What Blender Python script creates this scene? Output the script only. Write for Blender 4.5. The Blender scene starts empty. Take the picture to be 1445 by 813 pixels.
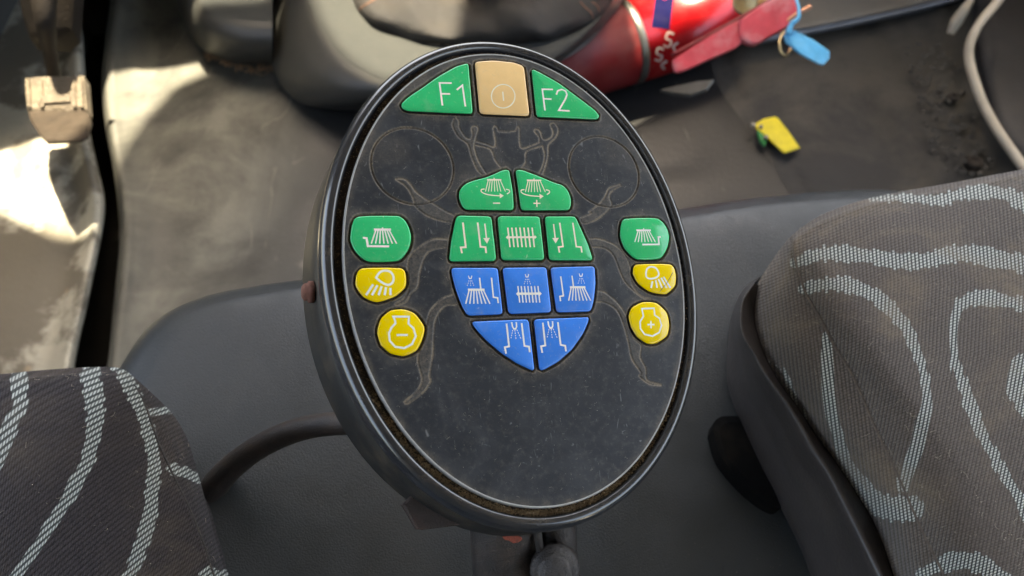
import bpy, math, random
import numpy as np
from mathutils import Vector, Matrix
random.seed(7); rng = np.random.default_rng(7)

# ------------------------------------------------------------------ camera
SC = bpy.context.scene
FPX, W0, H0 = 1086.0, 1445.0, 813.0
TH = math.radians(60)                       # looking down by 60 degrees
CAM = np.array([0.0, 0.0, 1.0])
RX = np.array([1.0, 0, 0]); UP = np.array([0, math.sin(TH), math.cos(TH)]); FW = np.array([0, math.cos(TH), -math.sin(TH)])
cd = bpy.data.cameras.new("camera"); co = bpy.data.objects.new("camera", cd); SC.collection.objects.link(co)
co.matrix_world = Matrix(((RX[0], UP[0], -FW[0], 0), (RX[1], UP[1], -FW[1], 0), (RX[2], UP[2], -FW[2], 1.0), (0, 0, 0, 1)))
cd.sensor_width = 36; cd.lens = 36 * FPX / W0; cd.clip_start = .01; cd.clip_end = 500
cd.dof.use_dof = True; cd.dof.focus_distance = 0.415; cd.dof.aperture_fstop = 8.5
SC.camera = co

# ------------------------------------------------------------------ light
SUN = np.array([0.10, 0.38, 1.0]); SUN /= np.linalg.norm(SUN)
el = math.asin(SUN[2]); az = math.atan2(SUN[0], SUN[1])
wd = bpy.data.worlds.new("World"); SC.world = wd; wd.use_nodes = True
nt = wd.node_tree; nt.nodes.clear()
sky = nt.nodes.new("ShaderNodeTexSky"); sky.sky_type = 'NISHITA'; sky.sun_disc = False
sky.sun_elevation = el; sky.sun_rotation = az; sky.air_density = 1.0; sky.dust_density = 4.0; sky.ozone_density = 1.0
bg = nt.nodes.new("ShaderNodeBackground"); bg.inputs[1].default_value = 0.15
wo = nt.nodes.new("ShaderNodeOutputWorld")
nt.links.new(sky.outputs[0], bg.inputs[0]); nt.links.new(bg.outputs[0], wo.inputs[0])
sl = bpy.data.lights.new("sun", 'SUN'); sl.energy = 3.6; sl.angle = math.radians(1.0); sl.color = (1, .93, .80)
so = bpy.data.objects.new("sun", sl); SC.collection.objects.link(so)
so.rotation_euler = Vector(SUN).to_track_quat('Z', 'Y').to_euler()
SC.view_settings.view_transform = 'Standard'; SC.view_settings.look = 'None'
SC.view_settings.exposure = 3.0; SC.view_settings.gamma = 1
SC.view_settings.use_white_balance = True; SC.view_settings.white_balance_temperature = 7800; SC.view_settings.white_balance_tint = 8
SC.cycles.max_bounces = 6; SC.cycles.diffuse_bounces = 3; SC.cycles.glossy_bounces = 3; SC.cycles.caustics_reflective = False; SC.cycles.caustics_refractive = False
SC.cycles.use_denoising = True

# ------------------------------------------------------------------ geometry helpers
def ray(px, py):
    px = np.asarray(px, float); py = np.asarray(py, float)
    return ((px - W0 / 2) / FPX)[..., None] * RX - ((py - H0 / 2) / FPX)[..., None] * UP + FW
def Wz(pts, z):
    """sight lines through the traced outline met with the level z of the real surface"""
    p = np.array(pts, float); d = ray(p[:, 0], p[:, 1]); z = np.broadcast_to(np.asarray(z, float), (len(p),))
    return CAM + d * ((z - CAM[2]) / d[:, 2])[:, None]
def Dp(px, py, d): return CAM + ray(px, py) * d
def proj(P):
    q = P - CAM; z = q @ FW
    return np.stack([W0 / 2 + FPX * (q @ RX) / z, H0 / 2 - FPX * (q @ UP) / z], -1)
def resample(P, n):
    P = np.asarray(P, float); s = np.r_[0, np.cumsum(np.linalg.norm(np.diff(P, axis=0), axis=1))]
    t = np.linspace(0, s[-1], n); return np.stack([np.interp(t, s, P[:, k]) for k in range(P.shape[1])], 1)
def catmull(P, k):
    P = np.asarray(P, float); Q = np.vstack([2 * P[0] - P[1], P, 2 * P[-1] - P[-2]]); out = []
    t = np.linspace(0, 1, k, endpoint=False)[:, None]
    for i in range(len(P) - 1):
        a, b, c, d = Q[i:i + 4]
        out.append(.5 * (2 * b + (c - a) * t + (2 * a - 5 * b + 4 * c - d) * t ** 2 + (3 * b - a - 3 * c + d) * t ** 3))
    out.append(P[-1][None]); return np.vstack(out)
def smooth(P, n): return resample(catmull(P, 10), n)

COL = SC.collection
def link_mesh(name, verts, faces, mats, parent=None, smooth_=True, fmat=None):
    me = bpy.data.meshes.new(name)
    me.from_pydata([tuple(map(float, v)) for v in verts], [], [tuple(map(int, f)) for f in faces])
    for m in (mats if isinstance(mats, (list, tuple)) else [mats]): me.materials.append(m)
    if smooth_: me.polygons.foreach_set('use_smooth', [True] * len(me.polygons))
    if fmat is not None: me.polygons.foreach_set('material_index', np.asarray(fmat, dtype=np.int32))
    me.update(); o = bpy.data.objects.new(name, me); COL.objects.link(o)
    if parent: o.parent = parent
    return o
def grid_mesh(name, G, mat, parent=None, closed_u=False, attrs=None, mask=None):
    """G is (rows, cols, 3); big grids are filled with foreach_set"""
    r, c = G.shape[:2]; idx = np.arange(r * c).reshape(r, c)
    if closed_u: idx = np.hstack([idx, idx[:, :1]])
    q = np.stack([idx[:-1, :-1], idx[:-1, 1:], idx[1:, 1:], idx[1:, :-1]], -1).reshape(-1, 4)
    if mask is not None: q = q[mask.reshape(-1)[q].all(1)]
    me = bpy.data.meshes.new(name); me.vertices.add(r * c); me.vertices.foreach_set('co', G.reshape(-1).astype(np.float32))
    me.loops.add(len(q) * 4); me.loops.foreach_set('vertex_index', q.reshape(-1).astype(np.int32))
    me.polygons.add(len(q)); me.polygons.foreach_set('loop_start', (np.arange(len(q)) * 4).astype(np.int32))
    me.polygons.foreach_set('use_smooth', np.ones(len(q), bool))
    me.materials.append(mat); me.update(calc_edges=True)
    for k, v in (attrs or {}).items():
        v = np.asarray(v, np.float32)
        if v.ndim == 1 or v.shape[-1] != 3 or v.ndim == 2 and v.shape == (r, c):
            a = me.attributes.new(k, 'FLOAT', 'POINT'); a.data.foreach_set('value', v.reshape(-1))
        else:
            a = me.attributes.new(k, 'FLOAT_VECTOR', 'POINT'); a.data.foreach_set('vector', v.reshape(-1))
    o = bpy.data.objects.new(name, me); COL.objects.link(o)
    if parent: o.parent = parent
    return o
def flipcheck(G):
    """orient the sheet so that its normals look up to the camera"""
    a = G[G.shape[0] // 2, G.shape[1] // 2]; u = G[G.shape[0] // 2, G.shape[1] // 2 + 1] - a; v = G[G.shape[0] // 2 + 1, G.shape[1] // 2] - a
    n = np.cross(u, v); return G if n @ (CAM - a) > 0 else G[:, ::-1]
def loft(rows, nu, kv=8):
    R = [smooth(r, nu) for r in rows]; R = np.stack(R, 0)          # rows x nu x 3
    G = np.stack([catmull(R[:, j], kv) for j in range(nu)], 1); return flipcheck(G)
def tube(name, pts, rad, mat, parent=None, n=12, k=6, caps=True):
    P = catmull(np.array(pts, float), k) if k > 1 else np.array(pts, float)
    rad = np.interp(np.linspace(0, 1, len(P)), np.linspace(0, 1, len(np.atleast_1d(rad))), np.atleast_1d(rad)) if np.ndim(rad) else np.full(len(P), rad)
    T = np.gradient(P, axis=0); T /= np.linalg.norm(T, axis=1)[:, None]
    up = np.array([0, 0, 1.0]) if abs(T[0][2]) < .9 else np.array([1.0, 0, 0]); V = []; nrm = np.cross(T[0], up)
    for i in range(len(P)):
        nrm = nrm - T[i] * (nrm @ T[i]); nrm /= np.linalg.norm(nrm); b = np.cross(T[i], nrm)
        for j in range(n):
            a = 2 * math.pi * j / n; V.append(P[i] + rad[i] * (math.cos(a) * nrm + math.sin(a) * b))
    F = [(i * n + j, i * n + (j + 1) % n, (i + 1) * n + (j + 1) % n, (i + 1) * n + j) for i in range(len(P) - 1) for j in range(n)]
    if caps: F += [tuple(range(n))[::-1], tuple((len(P) - 1) * n + j for j in range(n))]
    return link_mesh(name, V, F, mat, parent)
def lathe(name, base, axis, prof, mat, parent=None, n=32):
    """prof: list of (radius, height along the axis)"""
    ax = np.array(axis, float); ax /= np.linalg.norm(ax)
    u = np.cross(ax, [0, 0, 1.0] if abs(ax[2]) < .9 else [1.0, 0, 0]); u /= np.linalg.norm(u); w = np.cross(ax, u); V = []
    for r, h in prof:
        for j in range(n):
            a = 2 * math.pi * j / n; V.append(np.array(base) + ax * h + r * (math.cos(a) * u + math.sin(a) * w))
    F = [(i * n + j, i * n + (j + 1) % n, (i + 1) * n + (j + 1) % n, (i + 1) * n + j) for i in range(len(prof) - 1) for j in range(n)]
    F += [tuple(range(n))[::-1], tuple((len(prof) - 1) * n + j for j in range(n))]
    return link_mesh(name, V, F, mat, parent)
def prism(name, top, thick, mat, parent=None, down=None, bevel=0.0):
    """solid plate: outline 'top' (N x 3) extruded by thick along 'down' with a small rounded edge"""
    T = np.array(top, float); n = len(T); c = T.mean(0)
    dn = np.array([0, 0, -1.0]) if down is None else np.array(down, float); dn /= np.linalg.norm(dn)
    rings = [(c + (T - c) * (1 - 2.0 * bevel / max(1e-6, np.linalg.norm(T - c, axis=1).mean())), 0.0), (T, bevel), (T, thick)] if bevel else [(T, 0.0), (T, thick)]
    V = np.vstack([p + dn * h for p, h in rings]); m = len(rings)
    F = [(i * n + j, i * n + (j + 1) % n, (i + 1) * n + (j + 1) % n, (i + 1) * n + j) for i in range(m - 1) for j in range(n)]
    F += [tuple(range(n))[::-1], tuple((m - 1) * n + j for j in range(n))]
    o = link_mesh(name, V, F, mat, parent, smooth_=False)
    return o
def empty(name, loc=(0, 0, 0), mat=None):
    o = bpy.data.objects.new(name, None); COL.objects.link(o); o.empty_display_size = .02
    if mat is not None: o.matrix_world = mat
    else: o.location = loc
    return o
def tag(o, label=None, cat=None, group=None, kind=None):
    if label: o['label'] = label
    if cat: o['category'] = cat
    if group: o['group'] = group
    if kind: o['kind'] = kind
    return o
def keep_local(root):
    """children built in world coordinates keep their place under the empty"""
    bpy.context.view_layer.update()
    for c in root.children: c.matrix_parent_inverse = root.matrix_world.inverted()

# ------------------------------------------------------------------ materials
class NB:
    def __init__(s, name, rough=.5, metal=0.0, spec=.5, coat=0.0, coat_rough=.03):
        s.m = bpy.data.materials.new(name); s.m.use_nodes = True; s.t = s.m.node_tree
        s.b = s.t.nodes['Principled BSDF']; s.b.inputs['Roughness'].default_value = rough
        s.b.inputs['Metallic'].default_value = metal; s.b.inputs['Specular IOR Level'].default_value = spec
        s.b.inputs['Coat Weight'].default_value = coat; s.b.inputs['Coat Roughness'].default_value = coat_rough
        s.tc = s.t.nodes.new('ShaderNodeTexCoord'); s.co = s.tc.outputs['Object']
    def n(s, t, **k):
        x = s.t.nodes.new(t)
        for a, v in k.items(): setattr(x, a, v)
        return x
    def put(s, sock, v):
        if hasattr(v, 'is_linked'): s.t.links.new(v, sock)
        elif isinstance(v, (tuple, list)): sock.default_value = (*v, 1) if len(v) == 3 and len(sock.default_value) == 4 else v
        else: sock.default_value = v
    def noise(s, scale, detail=4, rough=.55, dist=0, vec=None):
        x = s.n('ShaderNodeTexNoise'); x.inputs['Scale'].default_value = scale; x.inputs['Detail'].default_value = detail
        x.inputs['Roughness'].default_value = rough; x.inputs['Distortion'].default_value = dist; s.t.links.new(vec or s.co, x.inputs['Vector']); return x.outputs['Fac']
    def voro(s, scale, feat='F1', vec=None, rnd=1.0):
        x = s.n('ShaderNodeTexVoronoi', feature=feat); x.inputs['Scale'].default_value = scale; x.inputs['Randomness'].default_value = rnd
        s.t.links.new(vec or s.co, x.inputs['Vector']); return x.outputs['Distance']
    def mp(s, scale, rot=(0, 0, 0), vec=None):
        x = s.n('ShaderNodeMapping'); x.inputs['Scale'].default_value = scale; x.inputs['Rotation'].default_value = rot; s.t.links.new(vec or s.co, x.inputs['Vector']); return x.outputs[0]
    def rng(s, v, a, b, c=0.0, d=1.0, smooth=True):
        x = s.n('ShaderNodeMapRange', interpolation_type='SMOOTHSTEP' if smooth else 'LINEAR'); s.put(x.inputs['Value'], v)
        x.inputs['From Min'].default_value = a; x.inputs['From Max'].default_value = b; x.inputs['To Min'].default_value = c; x.inputs['To Max'].default_value = d; return x.outputs['Result']
    def ma(s, op, a, b=0.0, c=0.0):
        x = s.n('ShaderNodeMath', operation=op); s.put(x.inputs[0], a); s.put(x.inputs[1], b); s.put(x.inputs[2], c); return x.outputs[0]
    def mix(s, f, a, b):
        x = s.n('ShaderNodeMix', data_type='RGBA'); s.put(x.inputs[0], f); s.put(x.inputs[6], a); s.put(x.inputs[7], b); return x.outputs[2]
    def attr(s, name, out='Fac'):
        x = s.n('ShaderNodeAttribute', attribute_name=name); return x.outputs[out]
    def color(s, v): s.put(s.b.inputs['Base Color'], v)
    def rough(s, v): s.put(s.b.inputs['Roughness'], v)
    def bump(s, h, dist=.001, strength=1.0):
        x = s.n('ShaderNodeBump'); x.inputs['Distance'].default_value = dist; x.inputs['Strength'].default_value = strength
        s.put(x.inputs['Height'], h); s.t.links.new(x.outputs[0], s.b.inputs['Normal'])
DUST = (.21, .155, .10)
def simple(name, col, rough=.5, metal=0.0, dust=0.3, nscale=60, bump=.0003, dustcol=DUST, spec=.5, coat=0.0, var=.25):
    m = NB(name, rough, metal, spec, coat)
    a = m.noise(nscale, 6); d = m.rng(m.noise(nscale * .35, 8, .65), .45, .75, 0, dust)
    c = m.mix(a, tuple(x * (1 - var) for x in col), tuple(min(1, x * (1 + var)) for x in col))
    c = m.mix(d, c, dustcol); m.color(c); m.rough(m.rng(d, 0, 1, rough, min(1, rough + .35)))
    if bump: m.bump(m.noise(nscale * 8, 4), bump)
    return m.m

def m_plate():
    m = NB('panel_plastic', .42, spec=.35)
    dirt = m.attr('dirt'); deep = m.attr('deep')
    base = m.mix(m.noise(70, 6, .6), (.016, .019, .024), (.029, .033, .040))
    haze = m.rng(m.noise(28, 10, .72, 1.5), .40, .72, 0, .50)
    base = m.mix(m.ma('MULTIPLY', haze, .6), base, (.080, .080, .082))
    mot = m.rng(m.noise(260, 8, .75), .48, .72, 0, .36); base = m.mix(mot, base, (.13, .118, .105))
    # hairline scratches: thin level lines of a distorted noise, broken up by another
    def hair(scale, w, lo, hi, amt, st=(1, 1, 1), rot=0):
        v = m.mp(st, (0, 0, rot)); n = m.noise(scale, 1, .4, .6, v)
        l = m.rng(m.ma('ABSOLUTE', m.ma('SUBTRACT', n, .5)), 0, w, 1, 0)
        return m.ma('MULTIPLY', m.ma('MULTIPLY', l, m.rng(m.noise(scale * 2.3, 2, .5, 0, m.mp((1, 1, 1), (0, 0, rot + 1))), lo, hi)), amt)
    h = m.ma('ADD', hair(55, .006, .58, .68, .55, (1, .25, 1), .5), hair(120, .010, .60, .70, .5, (.3, 1, 1), -.5))
    h = m.ma('ADD', h, hair(90, .008, .57, .70, .4, (1, .12, 1), -1.0))
    base = m.mix(m.ma('MINIMUM', h, .7), base, (.26, .26, .26))
    sp = m.rng(m.voro(900), .0, .16, 1, 0); spm = m.rng(m.noise(420, 2), .55, .61); spk = m.ma('MULTIPLY', sp, spm)
    base = m.mix(m.ma('MULTIPLY', spk, .75), base, (.40, .36, .30))
    dn = m.ma('MULTIPLY', dirt, m.rng(m.noise(900, 6, .7), .28, .62, .15, 1.0))
    base = m.mix(m.ma('MINIMUM', m.ma('MULTIPLY', dn, 1.35), .9), base, (.225, .180, .130))
    base = m.mix(m.ma('MULTIPLY', deep, m.rng(m.noise(1500, 4, .7), .45, .6, .9, .25)), base, (.035, .024, .016))
    m.color(base); m.rough(m.rng(m.ma('ADD', dn, m.ma('ADD', haze, h)), 0, 1, .38, .85))
    m.bump(m.ma('ADD', m.noise(1600, 3), m.ma('MULTIPLY', spk, 2.0)), .00006)
    return m.m
def m_button(name, col):
    m = NB(name, .10, spec=.6)
    c = m.mix(m.noise(120, 5), tuple(x * .90 for x in col), tuple(min(1, x * 1.06) for x in col))
    d = m.ma('ADD', m.rng(m.noise(500, 6, .7), .56, .78, 0, .30), m.rng(m.noise(95, 5, .6), .52, .75, 0, .16)); c = m.mix(d, c, (.45, .42, .34))
    n = m.noise(160, 1, .4, .6, m.mp((1, .2, 1), (0, 0, .7)))
    l = m.ma('MULTIPLY', m.rng(m.ma('ABSOLUTE', m.ma('SUBTRACT', n, .5)), 0, .01, 1, 0), m.rng(m.noise(300, 2), .6, .7, 0, .3))
    c = m.mix(l, c, (.8, .8, .75)); m.color(c); m.rough(m.rng(m.noise(220, 6), .3, .8, .07, .26)); m.bump(m.noise(180, 3), .00012); return m.m
def m_fabric(name, kind):
    m = NB(name, .92, spec=.15)
    uv = m.attr('weave', 'Vector'); sep = m.n('ShaderNodeSeparateXYZ'); m.t.links.new(uv, sep.inputs[0]); U, V = sep.outputs[0], sep.outputs[1]
    sd = m.attr('stripe')
    cell = m.ma('FLOOR', V); fr = m.ma('FRACT', V)
    # every rib ends its floats at its own length: stepped, ragged stripe edges
    wn = m.n('ShaderNodeTexWhiteNoise', noise_dimensions='1D'); m.t.links.new(cell, wn.inputs['W'])
    jit = m.rng(wn.outputs['Value'], 0, 1, -3.2, 2.6, False)
    st = m.rng(m.ma('ADD', sd, m.ma('ADD', jit, 0)), -.5, .5, 1, 0)
    rib = m.rng(m.ma('ABSOLUTE', m.ma('SUBTRACT', fr, .5)), .16, .40, 1, 0)         # 1 on the crest of a rib
    thr = m.ma('ABSOLUTE', m.ma('SUBTRACT', m.ma('FRACT', m.ma('ADD', m.ma('MULTIPLY', U, 1.0), m.ma('MULTIPLY', V, .5))), .5))
    thr = m.rng(thr, .12, .46, 1, 0)
    br, bd = ((.058, .048, .050), (.009, .008, .008)) if kind == 'l' else ((.185, .152, .128), (.033, .027, .022))  # right cloth painted paler for stronger light from right and front
    k = m.ma('MULTIPLY', m.rng(rib, 0, 1, .10, 1), m.rng(thr, 0, 1, .30, 1))
    kb = m.ma('MULTIPLY', m.rng(rib, 0, 1, .42, 1), m.rng(thr, 0, 1, .62, 1)); kb = m.ma('MULTIPLY', kb, m.rng(m.noise(700, 4, .7), .3, .7, .6, 1.25)); base = m.mix(kb, bd, br)
    base = m.mix(m.rng(m.noise(9, 6), .35, .7, 0, .35), base, (.10, .075, .058) if kind == 'r' else (.045, .036, .032))
    fz = m.rng(m.noise(1400, 3, .7), .5, .75, 0, .35); base = m.mix(fz, base, (.17, .13, .11) if kind == 'r' else (.075, .06, .056))
    lc = m.mix(m.ma('POWER', k, 1.3), (.022, .028, .028), (.72, .72, .65) if kind == 'r' else (.56, .58, .54))
    base = m.mix(st, base, m.mix(m.noise(30, 4), lc, m.mix(.8, (.2, .2, .18), lc)))
    dust = m.ma('MULTIPLY', m.rng(m.noise(14, 8, .65, .5), .46, .70), .48 if kind == 'r' else .15)
    base = m.mix(dust, base, (.27, .20, .13))
    fib = m.ma('MULTIPLY', m.rng(m.ma('ABSOLUTE', m.ma('SUBTRACT', m.noise(130, 1, .4, 1.2), .5)), 0, .006, 1, 0), m.rng(m.noise(210, 2), .62, .68))
    base = m.mix(m.ma('MULTIPLY', fib, .7), base, (.5, .42, .33))
    m.color(base); m.b.inputs['Sheen Weight'].default_value = .04 if kind == 'l' else .15
    m.bump(m.ma('ADD', m.ma('MULTIPLY', rib, .6), m.ma('ADD', m.ma('MULTIPLY', thr, .5), m.ma('MULTIPLY', fz, .8))), .0007, .9)
    return m.m
def m_vinyl():
    m = NB('grey_vinyl', .46, spec=.45)
    d = m.rng(m.noise(5, 9, .6), .42, .75, 0, .30)
    c = m.mix(m.noise(14, 7), (.026, .029, .029), (.042, .045, .044)); c = m.mix(d, c, (.095, .088, .074)); sx = m.n('ShaderNodeSeparateXYZ'); m.t.links.new(m.co, sx.inputs[0]); c = m.mix(m.ma('MULTIPLY', m.rng(sx.outputs[2], .388, .355, 0, .75), m.noise(9, 7, .6)), c, (.13, .10, .065)); m.color(c)
    ds = m.ma('MULTIPLY', m.rng(m.voro(260), 0, .14, 1, 0), m.rng(m.noise(60, 3), .52, .62, 0, .6)); m.color(m.mix(ds, c, (.22, .19, .15))); m.rough(m.rng(m.noise(25, 6), .3, .7, .32, .50))
    m.bump(m.ma('ADD', m.rng(m.voro(800), 0, .7), m.ma('MULTIPLY', m.noise(12, 3), .0)), .0004, .45); return m.m
def m_mat():
    m = NB('rubber_mat', .55, spec=.3)
    c = m.mix(m.noise(8, 7), (.014, .015, .016), (.032, .032, .031))
    sx = m.n('ShaderNodeSeparateXYZ'); m.t.links.new(m.co, sx.inputs[0]); lf = m.rng(sx.outputs[0], -.20, -.56, 0, 1)  # left side paler: dust plus sheen and sunlight painted into the colour
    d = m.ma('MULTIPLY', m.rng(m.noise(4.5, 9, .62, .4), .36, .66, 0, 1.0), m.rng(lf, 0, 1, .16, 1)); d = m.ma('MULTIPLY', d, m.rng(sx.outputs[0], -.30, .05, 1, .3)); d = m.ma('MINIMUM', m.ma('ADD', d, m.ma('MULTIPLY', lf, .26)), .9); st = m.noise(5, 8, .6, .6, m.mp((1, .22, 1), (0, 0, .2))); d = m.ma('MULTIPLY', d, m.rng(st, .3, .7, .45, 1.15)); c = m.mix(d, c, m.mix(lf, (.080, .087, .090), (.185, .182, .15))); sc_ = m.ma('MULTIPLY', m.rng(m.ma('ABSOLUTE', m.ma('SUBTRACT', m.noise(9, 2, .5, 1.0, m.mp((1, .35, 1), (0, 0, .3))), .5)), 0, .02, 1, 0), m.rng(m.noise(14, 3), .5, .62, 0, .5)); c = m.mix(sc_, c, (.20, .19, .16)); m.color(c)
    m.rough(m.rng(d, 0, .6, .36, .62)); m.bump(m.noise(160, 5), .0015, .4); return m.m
def m_dirty():
    m = NB('dirty_dark_mat', .72, spec=.3)
    c = m.mix(m.noise(10, 6), (.020, .021, .023), (.040, .040, .040))
    d = m.rng(m.noise(4.5, 9, .66, .3), .36, .60, .1, .9); c = m.mix(d, c, (.090, .082, .068)); m.color(c)
    m.bump(m.noise(90, 6), .003, .5); return m.m
def m_pan():
    m = NB('dusty_floor_pan', .6, spec=.4)
    c = m.mix(m.noise(6, 8, .6), (.38, .37, .31), (.52, .50, .41))
    d = m.rng(m.noise(6, 10, .62, .2), .47, .56, 0, .85); c = m.mix(d, c, (.12, .105, .08))
    sp = m.rng(m.voro(16), .0, .13, .6, 0); c = m.mix(sp, c, (.45, .34, .22)); m.color(c)
    m.rough(m.rng(d, 0, 1, .45, .8)); m.bump(m.noise(40, 6), .003, .5); return m.m
PLATE = m_plate()
GREEN = m_button('green_button_resin', (.003, .54, .18)); BLUE = m_button('blue_button_resin', (.030, .235, .80))
YELLOW = m_button('yellow_button_resin', (.98, .67, .004)); ORANGE = m_button('orange_button_resin', (.97, .61, .27))
WHITE = simple('white_print', (.88, .87, .80), .4, dust=.15, nscale=300, bump=0, var=.05)
CREAM = simple('cream_print', (.88, .82, .64), .4, dust=.1, nscale=300, bump=0, var=.05)
BLACK = simple('black_rubber_edge', (.012, .012, .012), .45, dust=.35, nscale=700, dustcol=(.12, .085, .05))
EDGE = simple('bare_plastic_edge', (.36, .35, .33), .35, dust=.35, nscale=400, dustcol=(.25, .2, .14), bump=0)
RIMM = simple('black_rim_plastic', (.020, .022, .027), .20, dust=.10, nscale=180, bump=.00006, spec=.8, coat=.5)
WALLM = simple('housing_side_plastic', (.015, .015, .015), .40, dust=.22, nscale=120, bump=.0002)
GRIT = simple('gutter_dirt', (.045, .030, .018), .95, dust=.5, nscale=900, dustcol=(.12, .08, .045), bump=.001)
CRUMB = simple('dirt_crumbs', (.24, .155, .08), .9, dust=.75, nscale=330, dustcol=(.46, .34, .20), bump=.0002, var=.7)
RUST = simple('rusty_steel', (.24, .10, .07), .7, .2, dust=.5, nscale=500, dustcol=(.34, .17, .12), bump=.0006, var=.5)
ARMM = simple('worn_painted_steel', (.060, .052, .048), .34, .45, dust=.6, nscale=110, bump=.0008, dustcol=(.17, .12, .09), var=.5)
CONDM = simple('brown_conduit', (.040, .030, .025), .42, dust=.5, nscale=120, bump=.0006, dustcol=(.12, .085, .06))
TRIM = simple('seat_trim_plastic', (.050, .042, .039), .34, dust=.35, nscale=45, bump=.00035, dustcol=(.10, .08, .065))
FABL = m_fabric('striped_fabric_dark', 'l'); FABR = m_fabric('striped_fabric_lit_brown', 'r')
SEAM = simple('seam_thread', (.13, .10, .08), .9, dust=.5, nscale=900, bump=.0004, dustcol=(.30, .23, .17), var=.5)
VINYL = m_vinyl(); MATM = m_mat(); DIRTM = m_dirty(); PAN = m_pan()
DARK = simple('dark_void', (.012, .010, .008), .8, dust=.3, nscale=30, dustcol=(.05, .035, .02))
CONS = simple('grey_moulded_plastic', (.052, .053, .049), .42, dust=.3, nscale=22, bump=.0006, dustcol=(.11, .10, .08))
CONL = simple('light_grey_padding', (.046, .050, .047), .5, dust=.3, nscale=190, bump=.0022, dustcol=(.075, .074, .065), var=.2)
LEATH = simple('black_leather', (.013, .012, .011), .38, dust=.5, nscale=60, bump=.003, dustcol=(.040, .033, .024), spec=.6)
STITCH = simple('orange_thread', (.26, .13, .08), .8, dust=.2, nscale=400, bump=0)
RED = simple('red_paint', (.40, .004, .008), .25, dust=.12, nscale=40, bump=.0002, dustcol=(.5, .2, .16), coat=.3)
DRED = simple('dusty_red_paint', (.20, .008, .010), .5, dust=.75, nscale=24, bump=.0003, dustcol=(.26, .10, .09))
PINK = simple('sunlit_worn_lever', (.62, .07, .09), .4, dust=.8, nscale=60, bump=.0004, dustcol=(.62, .28, .28))  # sun on the lever painted in as pale pink, over dusty fade
CHROME = simple('steel_strap', (.22, .22, .20), .35, .8, dust=.3, nscale=80, bump=.0003)
BRASS = simple('brass', (.60, .45, .22), .3, .8, dust=.4, nscale=120, bump=.0004, dustcol=(.4, .33, .22))
COPPER = simple('copper_pin', (.60, .30, .18), .35, .7, dust=.3, nscale=90)
BLUEP = simple('blue_tag_plastic', (.10, .46, .74), .35, dust=.12, nscale=90, dustcol=(.4, .6, .7))
BLUEL = simple('label_blue', (.006, .006, .04), .9, dust=.05, nscale=60, spec=.05)
YELT = simple('yellow_tag_plastic', (.72, .60, .02), .45, dust=.3, nscale=60, dustcol=(.35, .28, .06))
GRNT = simple('green_tag_plastic', (.02, .26, .06), .4, dust=.2, nscale=60)
CABLE = simple('off_white_cable', (.50, .44, .34), .45, dust=.5, nscale=35, bump=.0005, dustcol=(.40, .33, .22))
SILL = simple('beige_sill', (.20, .18, .15), .55, dust=.3, nscale=12, bump=.0008)
SLATE = simple('slate_sill_edge', (.30, .33, .38), .5, dust=.25, nscale=30)
PEDM = simple('worn_pedal_metal', (.20, .17, .13), .42, .45, dust=.8, nscale=34, bump=.006, dustcol=(.36, .29, .20), var=.6)
PEDD = simple('dark_pedal_steel', (.026, .020, .015), .6, .3, dust=.3, nscale=40, bump=.002, dustcol=(.07, .05, .035))
SHELL = simple('cab_lining', (.09, .09, .085), .8, dust=.1, nscale=8)
SOILM = simple('outside_concrete', (.42, .40, .35), .9, dust=.2, nscale=2, bump=0)

# ------------------------------------------------------------------ the setting: cab shell round the picture, with added light blockers
def box(name, lo, hi, mat, parent=None):
    x0, y0, z0 = lo; x1, y1, z1 = hi
    V = [(x, y, z) for z in (z0, z1) for x, y in ((x0, y0), (x1, y0), (x1, y1), (x0, y1))]
    F = [(3, 2, 1, 0), (4, 5, 6, 7), (0, 1, 5, 4), (1, 2, 6, 5), (2, 3, 7, 6), (3, 0, 4, 7)]
    return link_mesh(name, V, F, mat, parent, smooth_=False)
tag(box('ground', (-60, -60, -1.2), (60, 60, -1.1), SOILM), kind='structure')  # unseen ground, added pale to bounce light into the cab
# unseen roof, its front edge shaped to throw the rear border of the sunny band
near = [(-420, 262, .03), (-100, 268, .03), (0, 285, .03), (70, 318, .03), (130, 326, .03), (165, 300, .0), (190, 200, 0), (208, 166, 0), (245, 124, 0), (300, 98, 0), (385, 97, 0),
        (405, -30, .10), (436, -10, .12), (455, 40, .12), (474, 70, .12), (498, 94, .12), (528, 112, .12), (570, 124, .12), (640, 126, .13), (665, -80, .14), (870, -90, .12), (890, 58, .12), (905, 90, .10), (950, 80, .08), (1000, 85, .06), (1050, 30, .08), (1180, -60, .1), (1250, -90, 0), (1700, -100, 0)]
far = [(-420, 230, .03), (-100, 212, .03), (0, 195, .03), (60, 172, .03), (130, 150, .03), (165, 118, 0), (200, 95, 0), (300, 74, 0), (385, 60, 0), (420, -60, .1), (700, -80, .1), (1300, -80, 0), (1700, -80, 0)]
def cast(pts, z):
    out = []
    for px, py, h in pts:
        p = Wz([(px, py)], h)[0]; out.append(p + SUN * (z - p[2]) / SUN[2])
    return np.array(out)
zr = 1.62
e = cast(near, zr)
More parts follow.
